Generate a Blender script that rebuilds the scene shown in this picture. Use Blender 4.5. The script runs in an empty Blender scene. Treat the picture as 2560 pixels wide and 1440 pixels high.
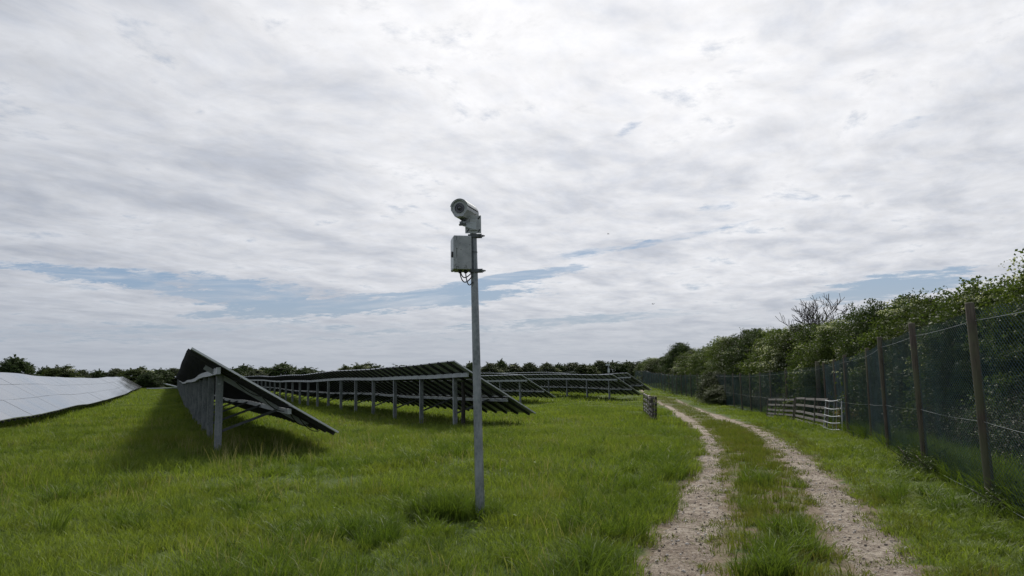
import bpy, math, random
import numpy as np
from mathutils import Matrix, Vector, noise
rnd = random.Random(7)
R = math.radians
S = bpy.context.scene
COL = S.collection

# ------------------------------------------------------------------ camera
cam_d = bpy.data.cameras.new('camera')
cam = bpy.data.objects.new('camera', cam_d); COL.objects.link(cam)
S.camera = cam
cam_d.sensor_width = 36.0
cam_d.lens = 26.016
cam_d.clip_end = 4000
_P = math.atan(220/1850.0); _R = 0.015
_f = Vector((0, math.cos(_P), math.sin(_P))); _u0 = Vector((0, -math.sin(_P), math.cos(_P))); _r0 = Vector((1, 0, 0))
_u = _u0*math.cos(_R) + _r0*math.sin(_R); _r = _r0*math.cos(_R) - _u0*math.sin(_R)
cam.matrix_world = Matrix(((_r.x, _u.x, -_f.x, 0), (_r.y, _u.y, -_f.y, 0), (_r.z, _u.z, -_f.z, 1.6), (0, 0, 0, 1)))

# ------------------------------------------------------------------ view
S.view_settings.view_transform = 'Standard'
S.view_settings.look = 'None'
S.view_settings.gamma = 1.0
S.view_settings.use_curve_mapping = False
S.view_settings.exposure = 0.0
S.render.engine = 'CYCLES'
S.cycles.max_bounces = 6
S.cycles.transparent_max_bounces = 8
S.cycles.caustics_reflective = False
S.cycles.caustics_refractive = False

SUN_AZ, SUN_EL = 0.20, R(42)      # azimuth from +Y towards +X

# ------------------------------------------------------------------ node helper
class N:
    def __init__(self, tree):
        self.t = tree; self.n = tree.nodes; self.l = tree.links
    def new(self, typ, **kw):
        nd = self.n.new(typ)
        for k, v in kw.items(): setattr(nd, k, v)
        return nd
    def link(self, a, b): self.l.new(a, b)
    def setin(self, sock, v):
        if hasattr(v, 'is_output') or isinstance(v, bpy.types.NodeSocket): self.link(v, sock)
        elif v is not None: sock.default_value = v
    def math(self, op, a, b=None, c=None, clamp=False):
        nd = self.new('ShaderNodeMath', operation=op); nd.use_clamp = clamp
        self.setin(nd.inputs[0], a)
        if b is not None: self.setin(nd.inputs[1], b)
        if c is not None: self.setin(nd.inputs[2], c)
        return nd.outputs[0]
    def ramp(self, v, lo, hi, a=0.0, b=1.0, smooth=True):
        nd = self.new('ShaderNodeMapRange')
        if smooth: nd.interpolation_type = 'SMOOTHSTEP'
        self.setin(nd.inputs['Value'], v); self.setin(nd.inputs['From Min'], lo); self.setin(nd.inputs['From Max'], hi)
        self.setin(nd.inputs['To Min'], a); self.setin(nd.inputs['To Max'], b)
        return nd.outputs[0]
    def mix(self, f, a, b, blend='MIX'):
        nd = self.new('ShaderNodeMix', data_type='RGBA', blend_type=blend)
        self.setin(nd.inputs[0], f)
        for s, v in ((nd.inputs[6], a), (nd.inputs[7], b)):
            if isinstance(v, tuple): v = (*v[:3], 1.0)
            self.setin(s, v)
        return nd.outputs[2]
    def noise(self, vec, scale, detail=3.0, rough=0.5, dist=0.0, out=0, lac=2.0):
        nd = self.new('ShaderNodeTexNoise')
        if vec is not None: self.link(vec, nd.inputs['Vector'])
        nd.inputs['Scale'].default_value = scale; nd.inputs['Detail'].default_value = detail
        nd.inputs['Roughness'].default_value = rough; nd.inputs['Distortion'].default_value = dist
        nd.inputs['Lacunarity'].default_value = lac
        return nd.outputs[out]
    def vmul(self, vec, v):
        nd = self.new('ShaderNodeVectorMath', operation='MULTIPLY'); self.link(vec, nd.inputs[0]); nd.inputs[1].default_value = v
        return nd.outputs[0]

# ------------------------------------------------------------------ world: Nishita sky behind a broken sheet of altocumulus
W = bpy.data.worlds.new('World'); S.world = W; W.use_nodes = True
w = N(W.node_tree); w.n.clear()
wo = w.new('ShaderNodeOutputWorld'); bg = w.new('ShaderNodeBackground'); bg.inputs['Strength'].default_value = 0.1
w.link(bg.outputs[0], wo.inputs[0])
sky = w.new('ShaderNodeTexSky'); sky.sky_type = 'NISHITA'; sky.sun_disc = False
sky.sun_elevation = SUN_EL; sky.sun_rotation = SUN_AZ
sky.air_density = 1.0; sky.dust_density = 1.2; sky.ozone_density = 1.5
tc = w.new('ShaderNodeTexCoord'); dirv = tc.outputs['Generated']
sep = w.new('ShaderNodeSeparateXYZ'); w.link(dirv, sep.inputs[0])
dx, dy, dz = sep.outputs
zz = w.math('ADD', w.math('MAXIMUM', dz, 0.0), 0.075)
px = w.math('DIVIDE', dx, zz); py = w.math('DIVIDE', dy, zz)
# streets of cloud run a little left of straight ahead, ripples lie across them
ca, sa = math.cos(0.55), math.sin(0.55)
qx = w.math('ADD', w.math('MULTIPLY', px, ca), w.math('MULTIPLY', py, -sa))
qy = w.math('ADD', w.math('MULTIPLY', px, sa), w.math('MULTIPLY', py, ca))
comb = w.new('ShaderNodeCombineXYZ'); w.link(qx, comb.inputs[0]); w.link(qy, comb.inputs[1])
q = comb.outputs[0]
warp = w.noise(q, 1.3, 2, 0.5, out=1)
wv = w.new('ShaderNodeVectorMath', operation='MULTIPLY_ADD'); w.link(warp, wv.inputs[0]); wv.inputs[1].default_value = (0.30, 0.30, 0); w.link(q, wv.inputs[2])
qw = wv.outputs[0]
n_big = w.noise(w.vmul(qw, (1.1, 0.9, 1)), 1.0, 4, 0.55)
n_mid = w.noise(w.vmul(qw, (3.2, 2.1, 1)), 1.0, 8, 0.60)
n_fine = w.noise(w.vmul(qw, (10, 8, 1)), 1.0, 7, 0.66)
az = w.math('ARCTAN2', dx, dy); el = w.math('ARCSINE', dz)
gn = w.math('SUBTRACT', w.noise(w.vmul(q, (2.6, 3.6, 1)), 1.0, 9, 0.72), 0.5)
def gap(a0, e0, la, le, slope, amt):
    da = w.math('SUBTRACT', az, a0); de = w.math('SUBTRACT', w.math('SUBTRACT', el, e0), w.math('MULTIPLY', da, slope))
    d2 = w.math('ADD', w.math('POWER', w.math('ABSOLUTE', w.math('DIVIDE', da, la)), 2.0), w.math('POWER', w.math('ABSOLUTE', w.math('DIVIDE', de, le)), 2.0))
    d2 = w.math('ADD', d2, w.math('MULTIPLY', gn, -4.5))
    return w.math('MULTIPLY', w.ramp(d2, 1.5, 0.0), amt)
gaps = None
for g in [(-0.40, 0.121, 0.20, 0.013, -0.06, .42), (-0.19, 0.098, 0.24, 0.013, 0.07, .46), (-0.33, 0.100, 0.16, 0.012, -0.07, .42), (-0.02, 0.127, 0.13, 0.009, 0.15, .5), (0.475, 0.100, 0.10, 0.015, 0.10, .55),
          (0.115, 0.166, 0.075, 0.008, 0.10, .26), (0.235, 0.180, 0.10, 0.005, 0.16, .22), (0.275, 0.214, 0.030, 0.008, 0.1, .22),
          (0.158, 0.318, 0.025, 0.012, 0.35, .28), (0.10, 0.074, 0.17, 0.007, 0.05, .32), (-0.42, 0.060, 0.36, 0.013, 0.02, .22), (-0.10, 0.052, 0.22, 0.010, 0.02, .18),
          (-0.46, 0.405, 0.05, 0.022, -0.5, .07), (0.50, 0.285, 0.05, 0.008, 0.2, .2)]:
    o = gap(*g); gaps = o if gaps is None else w.math('ADD', gaps, o)
thick = w.math('ADD', w.math('ADD', w.math('MULTIPLY', n_big, 0.45), w.math('MULTIPLY', n_mid, 0.75)), w.math('MULTIPLY', n_fine, 0.40))
thick = w.math('SUBTRACT', thick, w.math('MULTIPLY', gaps, 0.85))
cover = w.ramp(thick, 0.46, 0.74)
cw_ = w.new('ShaderNodeCombineXYZ'); w.link(w.math('MULTIPLY', az, 5.5), cw_.inputs[0]); w.link(w.math('MULTIPLY', w.math('SUBTRACT', el, w.math('MULTIPLY', az, 0.06)), 48.0), cw_.inputs[1])
wisp = w.ramp(w.noise(cw_.outputs[0], 1.0, 7, 0.62, 0.6), 0.44, 0.72)
cover = w.math('SUBTRACT', 1.0, w.math('MULTIPLY', w.math('SUBTRACT', 1.0, cover), w.math('SUBTRACT', 1.0, w.math('MULTIPLY', wisp, 0.72))))
# brightness: thin sheet glows round the sun, thick cells are grey underneath
sdir = (math.sin(SUN_AZ)*math.cos(SUN_EL), math.cos(SUN_AZ)*math.cos(SUN_EL), math.sin(SUN_EL))
dot = w.new('ShaderNodeVectorMath', operation='DOT_PRODUCT'); w.link(dirv, dot.inputs[0]); dot.inputs[1].default_value = sdir
ang = w.math('ARCCOSINE', w.math('MINIMUM', dot.outputs['Value'], 1.0))
glow = w.ramp(ang, 1.15, 0.10)
grey = w.ramp(w.math('ADD', w.math('MULTIPLY', n_big, 0.50), w.math('ADD', w.math('MULTIPLY', n_mid, 0.60), w.math('MULTIPLY', n_fine, 0.26))), 0.57, 0.86)
lit = w.mix(glow, (5.3, 5.6, 6.2), (10.8, 10.7, 10.8))
drk = w.mix(glow, (3.55, 3.9, 4.6), (6.9, 7.15, 7.8))
ccol = w.mix(grey, lit, drk)
det = w.ramp(n_fine, 0.3, 0.7, 0.90, 1.10, smooth=False)
ccol = w.mix(1.0, ccol, det, 'MULTIPLY')
blue = w.mix(1.0, sky.outputs[0], (0.95, 1.0, 1.02), 'MULTIPLY')
blue = w.mix(0.78, blue, (2.25, 3.2, 4.75))
skyc = w.mix(cover, blue, ccol)
hz = w.ramp(dz, 0.13, 0.0)
skyc = w.mix(w.math('MULTIPLY', hz, 0.85), skyc, w.mix(glow, (4.1, 4.5, 5.15), (5.1, 5.4, 5.9)))
w.link(skyc, bg.inputs['Color'])

sl = bpy.data.lights.new('sun', 'SUN'); sl.energy = 3.9; sl.angle = R(12); sl.color = (1.0, 0.95, 0.86)
sun = bpy.data.objects.new('sun', sl); COL.objects.link(sun)
sun.rotation_euler = Vector(sdir).to_track_quat('Z', 'Y').to_euler()

# ------------------------------------------------------------------ object helpers
def empty(name, loc, rz=0.0):
    o = bpy.data.objects.new(name, None); COL.objects.link(o); o.location = loc; o.rotation_euler = (0, 0, rz)
    o.empty_display_size = 0.2
    return o
def tag(o, label=None, cat=None, group=None, kind=None):
    if label: o['label'] = label
    if cat: o['category'] = cat
    if group: o['group'] = group
    if kind: o['kind'] = kind
    return o
def link(name, me, parent=None, M=None, kind=None):
    o = bpy.data.objects.new(name, me); COL.objects.link(o)
    if parent is not None: o.parent = parent
    if M is not None: o.matrix_local = M
    if kind: o['kind'] = kind
    return o
class MB:
    """collects simple solids into one mesh"""
    def __init__(s): s.v = []; s.f = []; s.mi = []; s.sm = []
    def add(s, vs, fs, mi=0, smooth=False, M=None):
        b = len(s.v)
        if M is not None: vs = [tuple(M @ Vector(p)) for p in vs]
        s.v += [tuple(p) for p in vs]; s.f += [tuple(i+b for i in f) for f in fs]; s.mi += [mi]*len(fs); s.sm += [smooth]*len(fs)
    def box(s, c, d, mi=0, M=None):
        x, y, z = c; a, b, e = d[0]/2, d[1]/2, d[2]/2
        vs = [(x+i*a, y+j*b, z+k*e) for k in (-1, 1) for j in (-1, 1) for i in (-1, 1)]
        s.add(vs, [(0, 2, 3, 1), (4, 5, 7, 6), (0, 1, 5, 4), (2, 6, 7, 3), (0, 4, 6, 2), (1, 3, 7, 5)], mi, False, M)
    def bar(s, p, q, wd, ht, mi=0, up=(0, 0, 1), M=None):
        p = Vector(p); q = Vector(q); d = (q-p); L = d.length
        if L < 1e-6: return
        d.normalize(); u = Vector(up); r = d.cross(u)
        if r.length < 1e-4: r = d.cross(Vector((1, 0, 0)))
        r.normalize(); u = r.cross(d)
        vs = [tuple(e + r*(i*wd/2) + u*(k*ht/2)) for e in (p, q) for i, k in ((-1, -1), (1, -1), (1, 1), (-1, 1))]
        s.add(vs, [(0, 1, 2, 3), (7, 6, 5, 4), (0, 4, 5, 1), (1, 5, 6, 2), (2, 6, 7, 3), (3, 7, 4, 0)], mi, False, M)
    def tube(s, pts, rad, n=6, mi=0, smooth=True, cap=True):
        pts = [Vector(p) for p in pts]; m = len(pts)
        rads = rad if isinstance(rad, (list, tuple)) else [rad]*m
        vs = []; fs = []
        t0 = (pts[1]-pts[0]).normalized(); a = t0.orthogonal().normalized()
        for i in range(m):
            t = (pts[min(i+1, m-1)]-pts[max(i-1, 0)]).normalized()
            a = (a - t*a.dot(t)); a = a.normalized() if a.length > 1e-5 else t.orthogonal().normalized()
            b = t.cross(a)
            for k in range(n):
                th = 2*math.pi*k/n
                vs.append(tuple(pts[i] + (a*math.cos(th)+b*math.sin(th))*rads[i]))
        for i in range(m-1):
            for k in range(n):
                fs.append((i*n+k, i*n+(k+1) % n, (i+1)*n+(k+1) % n, (i+1)*n+k))
        if cap: fs += [tuple(range(n))[::-1], tuple((m-1)*n+k for k in range(n))]
        s.add(vs, fs, mi, smooth)
    def mesh(s, name, mats):
        me = bpy.data.meshes.new(name); me.from_pydata(s.v, [], s.f)
        for m in (mats if isinstance(mats, (list, tuple)) else [mats]): me.materials.append(m)
        me.polygons.foreach_set('material_index', s.mi); me.polygons.foreach_set('use_smooth', s.sm); me.update()
        return me
    def build(s, name, mats, parent=None, M=None, kind=None): return link(name, s.mesh(name, mats), parent, M, kind)
def np_mesh(name, V, F, mats, smooth=False, mi=None):
    """V (n,3), F (m,k) of equal-size faces"""
    me = bpy.data.meshes.new(name); F = np.asarray(F, np.int32); V = np.asarray(V, np.float32); k = F.shape[1]
    me.vertices.add(len(V)); me.vertices.foreach_set('co', V.ravel())
    me.loops.add(F.size); me.loops.foreach_set('vertex_index', F.ravel())
    me.polygons.add(len(F)); me.polygons.foreach_set('loop_start', np.arange(0, F.size, k, dtype=np.int32))
    try: me.polygons.foreach_set('loop_total', np.full(len(F), k, np.int32))
    except Exception: pass
    for m in (mats if isinstance(mats, (list, tuple)) else [mats]): me.materials.append(m)
    if smooth: me.polygons.foreach_set('use_smooth', np.ones(len(F), bool))
    if mi is not None: me.polygons.foreach_set('material_index', np.asarray(mi, np.int32))
    me.update(calc_edges=True); return me

# ------------------------------------------------------------------ materials
def mat(name):
    m = bpy.data.materials.new(name); m.use_nodes = True
    t = N(m.node_tree); b = m.node_tree.nodes['Principled BSDF']
    return m, t, b
def P(t, obj=False):
    if obj: return t.new('ShaderNodeTexCoord').outputs['Object']
    return t.new('ShaderNodeNewGeometry').outputs['Position']
def bump(t, b, h, strength=0.3, dist=0.02):
    nd = t.new('ShaderNodeBump'); nd.inputs['Strength'].default_value = strength; nd.inputs['Distance'].default_value = dist
    t.link(h, nd.inputs['Height']); t.link(nd.outputs[0], b.inputs['Normal'])
def simple(name, col, rough=0.6, metal=0.0, var=0.25, scale=8.0, bs=0.0, stretch=(1, 1, 1), spec=None):
    m, t, b = mat(name); p = t.vmul(P(t), stretch)
    n = t.noise(p, scale, 5, 0.6)
    c = t.mix(t.ramp(n, 0.3, 0.7), tuple(x*(1-var) for x in col), tuple(min(1, x*(1+var)) for x in col))
    t.link(c, b.inputs['Base Color']); b.inputs['Roughness'].default_value = rough; b.inputs['Metallic'].default_value = metal
    if spec is not None: b.inputs['Specular IOR Level'].default_value = spec
    if bs: bump(t, b, n, bs)
    return m
M = {}
# galvanised steel with spangle and dull streaks
m, t, b = mat('galvanised_steel'); p = P(t)
v = t.new('ShaderNodeTexVoronoi'); t.link(p, v.inputs['Vector']); v.inputs['Scale'].default_value = 28
n1 = t.noise(t.vmul(p, (1, 1, 0.35)), 9, 5, 0.65); n2 = t.noise(p, 2.0, 3)
c = t.mix(t.ramp(n1, 0.35, 0.7), (0.115, 0.135, 0.15), (0.30, 0.33, 0.355))
c = t.mix(t.math('MULTIPLY', v.outputs['Distance'], 0.5), c, (0.36, 0.38, 0.40))
c = t.mix(t.ramp(n2, 0.55, 0.8, 0, .5), c, (0.12, 0.14, 0.15))
t.link(c, b.inputs['Base Color']); b.inputs['Metallic'].default_value = 0.35
t.link(t.ramp(n1, 0.3, 0.7, 0.42, 0.65), b.inputs['Roughness']); M['galv'] = m
M['galv_dark'] = simple('weathered_steel_brace', (0.09, 0.10, 0.11), 0.6, 0.3, 0.3, 6)
M['rail'] = simple('panel_rail_steel', (0.028, 0.03, 0.033), 0.7, 0.2, 0.2, 3)
M['beam'] = simple('long_beam_steel', (0.36, 0.39, 0.42), 0.5, 0.3, 0.22, 2.5)
M['frame'] = simple('panel_edge_aluminium', (0.55, 0.57, 0.60), 0.4, 0.4, 0.10, 3)
# panel back sheet: dull dark grey green glass
M['back'] = simple('panel_back_glass', (0.26, 0.29, 0.275), 0.45, 0.0, 0.25, 0.9)
# panel front: dark glass under a thin film of dust, faint cell lines
m, t, b = mat('panel_front_glass'); o = P(t, True)
wv1 = t.new('ShaderNodeTexWave'); wv1.wave_type = 'BANDS'; wv1.bands_direction = 'X'; t.link(o, wv1.inputs['Vector']); wv1.inputs['Scale'].default_value = 10.0
n1 = t.noise(t.vmul(P(t), (1, 1, 1)), 0.55, 5, 0.6)
c = t.mix(t.ramp(n1, 0.3, 0.7), (0.030, 0.034, 0.044), (0.055, 0.060, 0.070))
c = t.mix(t.ramp(wv1.outputs['Fac'], 0.93, 1.0, 0, 0.4), c, (0.10, 0.10, 0.11))
t.link(c, b.inputs['Base Color']); t.link(t.ramp(n1, 0.3, 0.7, 0.10, 0.20), b.inputs['Roughness'])
b.inputs['IOR'].default_value = 1.55; b.inputs['Coat Weight'].default_value = 0.6; b.inputs['Coat Roughness'].default_value = 0.12; M['glass'] = m
# camera housing / steel box paint, chipped and lichened low down
m, t, b = mat('grey_white_housing_paint'); p = P(t, True)
n1 = t.noise(p, 14, 6, 0.7); n2 = t.noise(p, 60, 3, 0.6)
c = t.mix(t.ramp(n1, 0.35, 0.65), (0.31, 0.335, 0.355), (0.41, 0.435, 0.46))
c = t.mix(t.ramp(n2, 0.66, 0.74, 0, .6), c, (0.10, 0.11, 0.10)); t.link(c, b.inputs['Base Color']); b.inputs['Roughness'].default_value = 0.45; M['paint'] = m
m, t, b = mat('spotted_grey_box_paint'); p = P(t, True)
sp = t.new('ShaderNodeSeparateXYZ'); t.link(p, sp.inputs[0])
n1 = t.noise(p, 9, 6, 0.65); n2 = t.noise(p, 42, 4, 0.65); n3 = t.noise(p, 16, 3, 0.6)
c = t.mix(t.ramp(n1, 0.3, 0.7), (0.235, 0.255, 0.275), (0.35, 0.37, 0.39))
low = t.ramp(t.math('ADD', sp.outputs[2], t.math('MULTIPLY', n3, 0.25)), 0.36, 0.06)
sm = t.math('MULTIPLY', t.ramp(n2, t.math('SUBTRACT', 0.66, t.math('MULTIPLY', low, 0.14)), 0.68), 1.0)
c = t.mix(sm, c, (0.05, 0.055, 0.05)); t.link(c, b.inputs['Base Color']); b.inputs['Roughness'].default_value = 0.5; M['boxpaint'] = m
M['door'] = simple('pale_blue_grey_door_paint', (0.42, 0.46, 0.50), 0.4, 0, 0.08, 6)
M['black'] = simple('black_plastic', (0.012, 0.012, 0.013), 0.5, 0, 0.3, 20)
m, t, b = mat('lens_glass'); b.inputs['Base Color'].default_value = (0.01, 0.012, 0.02, 1); b.inputs['Roughness'].default_value = 0.05; b.inputs['Coat Weight'].default_value = 1; M['lens'] = m
m, t, b = mat('window_rim'); b.inputs['Base Color'].default_value = (0.03, 0.035, 0.05, 1); b.inputs['Roughness'].default_value = 0.25; M['rim'] = m
M['rust'] = simple('rusty_bracket_steel', (0.14, 0.12, 0.10), 0.7, 0.3, 0.5, 30)
# weathered round fence posts: grain along z, green algae on one side, dark wet foot
m, t, b = mat('weathered_timber_post'); p = P(t)
g = t.noise(t.vmul(p, (14, 14, 1.2)), 3, 6, 0.7); n2 = t.noise(p, 1.7, 4, 0.6)
c = t.mix(t.ramp(g, 0.3, 0.7), (0.032, 0.024, 0.018), (0.105, 0.085, 0.066))
c = t.mix(t.ramp(n2, 0.4, 0.65, 0, 0.7), c, (0.085, 0.095, 0.05)); t.link(c, b.inputs['Base Color']); b.inputs['Roughness'].default_value = 0.85
bump(t, b, g, 0.6, 0.01); M['post'] = m
m, t, b = mat('grey_hurdle_timber'); p = P(t)
g = t.noise(t.vmul(p, (3, 3, 18)), 3, 6, 0.7); n2 = t.noise(p, 6, 4, 0.6)
c = t.mix(t.ramp(g, 0.25, 0.75), (0.20, 0.175, 0.165), (0.42, 0.385, 0.37))
c = t.mix(t.ramp(n2, 0.58, 0.68, 0, 0.7), c, (0.09, 0.075, 0.065)); t.link(c, b.inputs['Base Color']); b.inputs['Roughness'].default_value = 0.85
bump(t, b, g, 0.4, 0.006); M['hurdle'] = m
M['hurdle_dark'] = simple('dark_hurdle_timber', (0.085, 0.075, 0.065), 0.9, 0, 0.5, 12, 0.3)
M['char'] = simple('blackened_timber', (0.018, 0.016, 0.015), 0.8, 0, 0.5, 12, 0.3)
M['mesh'] = simple('green_plastic_coated_wire', (0.060, 0.120, 0.142), 0.5, 0, 0.3, 2.0)
M['wire'] = simple('galvanised_line_wire', (0.34, 0.36, 0.38), 0.45, 0.4, 0.1, 2.0)
M['bark'] = simple('hawthorn_bark', (0.060, 0.050, 0.042), 0.9, 0, 0.4, 6, 0.4)
M['deadbark'] = simple('dead_grey_bark', (0.075, 0.065, 0.062), 0.9, 0, 0.3, 6, 0.3)
def leafmat(name, c1, c2, trans=0.35, rough=0.55, ps=0.7, patch=None):
    m = bpy.data.materials.new(name); m.use_nodes = True; t = N(m.node_tree); t.n.clear()
    out = t.new('ShaderNodeOutputMaterial'); pos = P(t)
    oi = t.new('ShaderNodeObjectInfo')
    n1 = t.noise(pos, ps, 3, 0.55); n2 = t.noise(t.vmul(pos, (1, 1, 0.3)), 34.0 if 'grass' in name else 7.0, 3, 0.6)
    f = t.math('ADD', t.math('MULTIPLY', t.ramp(n1, 0.3, 0.7), 0.35), t.math('ADD', t.math('MULTIPLY', t.ramp(n2, 0.35, 0.65), 0.35), t.math('MULTIPLY', oi.outputs['Random'], 0.3)))
    c = t.mix(f, c1, c2)
    if patch: c = t.mix(t.ramp(t.noise(pos, patch[1], 4, 0.6), patch[2], patch[3], 0, patch[4]), c, patch[0])
    d = t.new('ShaderNodeBsdfPrincipled'); t.link(c, d.inputs['Base Color']); d.inputs['Roughness'].default_value = rough; d.inputs['Specular IOR Level'].default_value = 0.08
    tr = t.new('ShaderNodeBsdfTranslucent'); t.link(t.mix(1.0, c, (1.25, 1.3, 0.55), 'MULTIPLY'), tr.inputs['Color'])
    mx = t.new('ShaderNodeMixShader'); mx.inputs[0].default_value = trans
    t.link(d.outputs[0], mx.inputs[1]); t.link(tr.outputs[0], mx.inputs[2]); t.link(mx.outputs[0], out.inputs[0]); return m
M['leaf'] = leafmat('hawthorn_leaves', (0.036, 0.060, 0.018), (0.100, 0.135, 0.034), 0.35)
M['leaf_dark'] = leafmat('dark_hedge_leaves', (0.026, 0.044, 0.018), (0.060, 0.088, 0.028), 0.25)
M['leaf_olive'] = leafmat('olive_hedge_leaves', (0.032, 0.046, 0.018), (0.080, 0.104, 0.034), 0.26)
M['leaf_far'] = leafmat('far_hedge_leaves', (0.032, 0.046, 0.024), (0.075, 0.092, 0.042), 0.2)
M['blossom'] = leafmat('white_hawthorn_blossom', (0.34, 0.36, 0.30), (0.55, 0.56, 0.50), 0.3)
M['bramble'] = leafmat('bramble_leaves', (0.032, 0.038, 0.024), (0.066, 0.072, 0.040), 0.2)
M['tangle'] = leafmat('dull_bramble_tangle', (0.036, 0.034, 0.024), (0.070, 0.062, 0.046), 0.1)
M['brown'] = leafmat('brown_dead_leaves', (0.15, 0.12, 0.06), (0.26, 0.22, 0.12), 0.3)
M['grass'] = leafmat('meadow_grass', (0.060, 0.108, 0.020), (0.228, 0.275, 0.060), 0.40, 0.5, 0.35, ((0.150, 0.160, 0.034), 0.8, 0.48, 0.72, 0.55))
M['grass_long'] = leafmat('long_grass', (0.056, 0.098, 0.018), (0.135, 0.185, 0.036), 0.38, 0.5, 0.6)
M['grass_dry'] = leafmat('short_trodden_grass', (0.080, 0.110, 0.020), (0.165, 0.185, 0.045), 0.35, 0.6, 0.9, ((0.17, 0.14, 0.06), 2.2, 0.5, 0.7, 0.6))
M['seed'] = leafmat('grass_seed_heads', (0.20, 0.19, 0.09), (0.32, 0.29, 0.15), 0.3)
# ------------------------------------------------------------------ terrain
CTRL = np.array([(0.0, 0.0, 0.0), (3.0, 4.0, 0.0), (-8.0, 2.0, 0.02), (12.0, 2.0, 0.05), (-4.0, 8.0, 0.03), (5.4, 8.6, 0.04), (0.0, 9.0, 0.0), (9.0, 9.0, 0.05), (6.5, 11.9, 0.02), (7.5, 15.1, -0.05), (8.7, 18.3, -0.2), (9.6, 21.6, -0.28), (10.7, 24.8, -0.36), (11.7, 28.0, -0.4), (12.2, 31.4, -0.52), (13.1, 38.1, -0.68), (14.2, 44.8, -0.79), (15.6, 55.0, -0.79), (17.0, 68.5, -0.77), (17.8, 78.6, -0.8), (18.5, 88.8, -0.69), (19.3, 99.0, -0.5), (22.0, 125.0, -0.1), (25.4, 149.5, 0.1), (40.0, 160.0, 0.3), (-6.0, 13.9, 0.12), (-3.5, 15.0, 0.12), (-1.2, 22.9, 0.0), (-4.7, 28.4, -0.08), (-9.0, 37.8, -0.1), (-18.0, 57.7, -0.2), (-28.0, 80.0, -0.1), (-23.0, 34.0, 0.0), (-12.0, 20.0, 0.12), (-30.0, 48.6, -0.12), (-36.0, 68.0, -0.12), (-55.0, 110.0, 0.2), (-64.0, 122.0, 0.3), (-20.0, 60.0, -0.25), (-45.0, 100.0, 0.1), (1.1, 53.5, -0.42), (8.4, 60.3, -0.5), (4.0, 40.0, -0.35), (11.3, 70.0, -0.3), (9.0, 93.0, -0.05), (0.0, 90.0, -0.1), (0.0, 120.0, 0.0), (0.0, 170.0, 0.2), (-60.0, 160.0, 0.5), (-100.0, 120.0, 0.6), (-60.0, 60.0, 0.1), (-40.0, 20.0, 0.2), (40.0, 60.0, -0.6), (25.0, 20.0, -0.2), (0.0, -20.0, 0.1), (5.0, 28.0, -0.28)], float)
def terrain(x, y):
    x = np.asarray(x, float); y = np.asarray(y, float)
    num = np.zeros(np.broadcast(x, y).shape); den = num.copy()
    for cx, cy, h in CTRL:
        ww = ((x-cx)**2+(y-cy)**2+9.0)**-2.0
        num = num+ww*h; den = den+ww
    return num/den
def tz(x, y): return float(terrain(x, y))
RUT_L = [(1.27,6.09,0.54),(1.69,7.58,0.58),(2.12,8.74,0.60),(2.54,10.37,0.61),(3.05,11.91,0.44),(3.68,14.13,0.42),(4.70,18.20,0.45),(5.95,23.67,0.47),(7.05,29.66,0.50),(8.68,38.91,0.48),(10.64,50.82,0.40),(11.18,57.24,0.25),(12.32,67.95,0.25),(17.68,103.79,0.41)]
RUT_R = [(2.93,5.99,0.45),(3.36,7.41,0.57),(3.68,8.55,0.56),(4.21,10.15,0.51),(4.64,11.72,0.44),(5.29,13.98,0.56),(6.46,18.33,0.56),(7.83,23.77,0.58),(9.18,30.94,0.50),(10.92,40.74,0.50),(11.80,46.83,0.25)]
def catmull(P0, step=0.12):
    P0 = np.array(P0, float); out = []
    P0 = np.vstack([2*P0[0]-P0[1], 2*P0[0]-P0[1], P0, 2*P0[-1]-P0[-2]])
    P0[0] = 2*P0[1]-P0[2]
    for i in range(1, len(P0)-2):
        a, b_, c_, d = P0[i-1:i+3]; L = np.linalg.norm(c_[:2]-b_[:2]); n = max(2, int(L/step))
        for k in range(n):
            s = k/n; out.append(0.5*((2*b_)+(-a+c_)*s+(2*a-5*b_+4*c_-d)*s*s+(-a+3*b_-3*c_+d)*s**3))
    return np.array(out)
RL = catmull([(-0.1, 0.5, 0.55), (0.55, 3.4, .55)]+RUT_L); RR = catmull([(1.9, 0.5, .5), (2.3, 3.2, .5)]+RUT_R+[(12.6, 53, .2), (14.4, 70, .2)])
def rut_dist(x, y):
    """distance to nearest rut edge (negative inside)"""
    x = np.asarray(x, float); y = np.asarray(y, float); best = np.full(x.shape, 99.0)
    for C in (RL, RR):
        C2 = C[::4]; 
        sh = x.shape; xf = x.ravel(); yf = y.ravel(); d = np.full(xf.shape, 99.0)
        near = np.where((xf > -3) & (xf < 24) & (yf > -2) & (yf < 110))[0]
        for s in range(0, len(near), 20000):
            ii = near[s:s+20000]
            D = np.sqrt((xf[ii, None]-C2[None, :, 0])**2+(yf[ii, None]-C2[None, :, 1])**2)-C2[None, :, 2]*0.5
            d[ii] = D.min(1)
        best = np.minimum(best, d.reshape(sh))
    return best
def between_ruts(x, y):
    xl = np.interp(y, RL[:, 1], RL[:, 0]); xr = np.interp(y, RR[:, 1], RR[:, 0])
    return (x > xl) & (x < xr) & (y < 70)
_g = np.random.RandomState(5).rand(64, 64)
def vn(x, y, s=1.0, o=0):
    x = np.asarray(x)*s+o*17.3; y = np.asarray(y)*s+o*9.1
    xi = np.floor(x).astype(int); yi = np.floor(y).astype(int); fx = x-xi; fy = y-yi
    fx = fx*fx*(3-2*fx); fy = fy*fy*(3-2*fy)
    G = lambda a, b_: _g[a % 64, b_ % 64]
    return (G(xi, yi)*(1-fx)+G(xi+1, yi)*fx)*(1-fy)+(G(xi, yi+1)*(1-fx)+G(xi+1, yi+1)*fx)*fy

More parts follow.
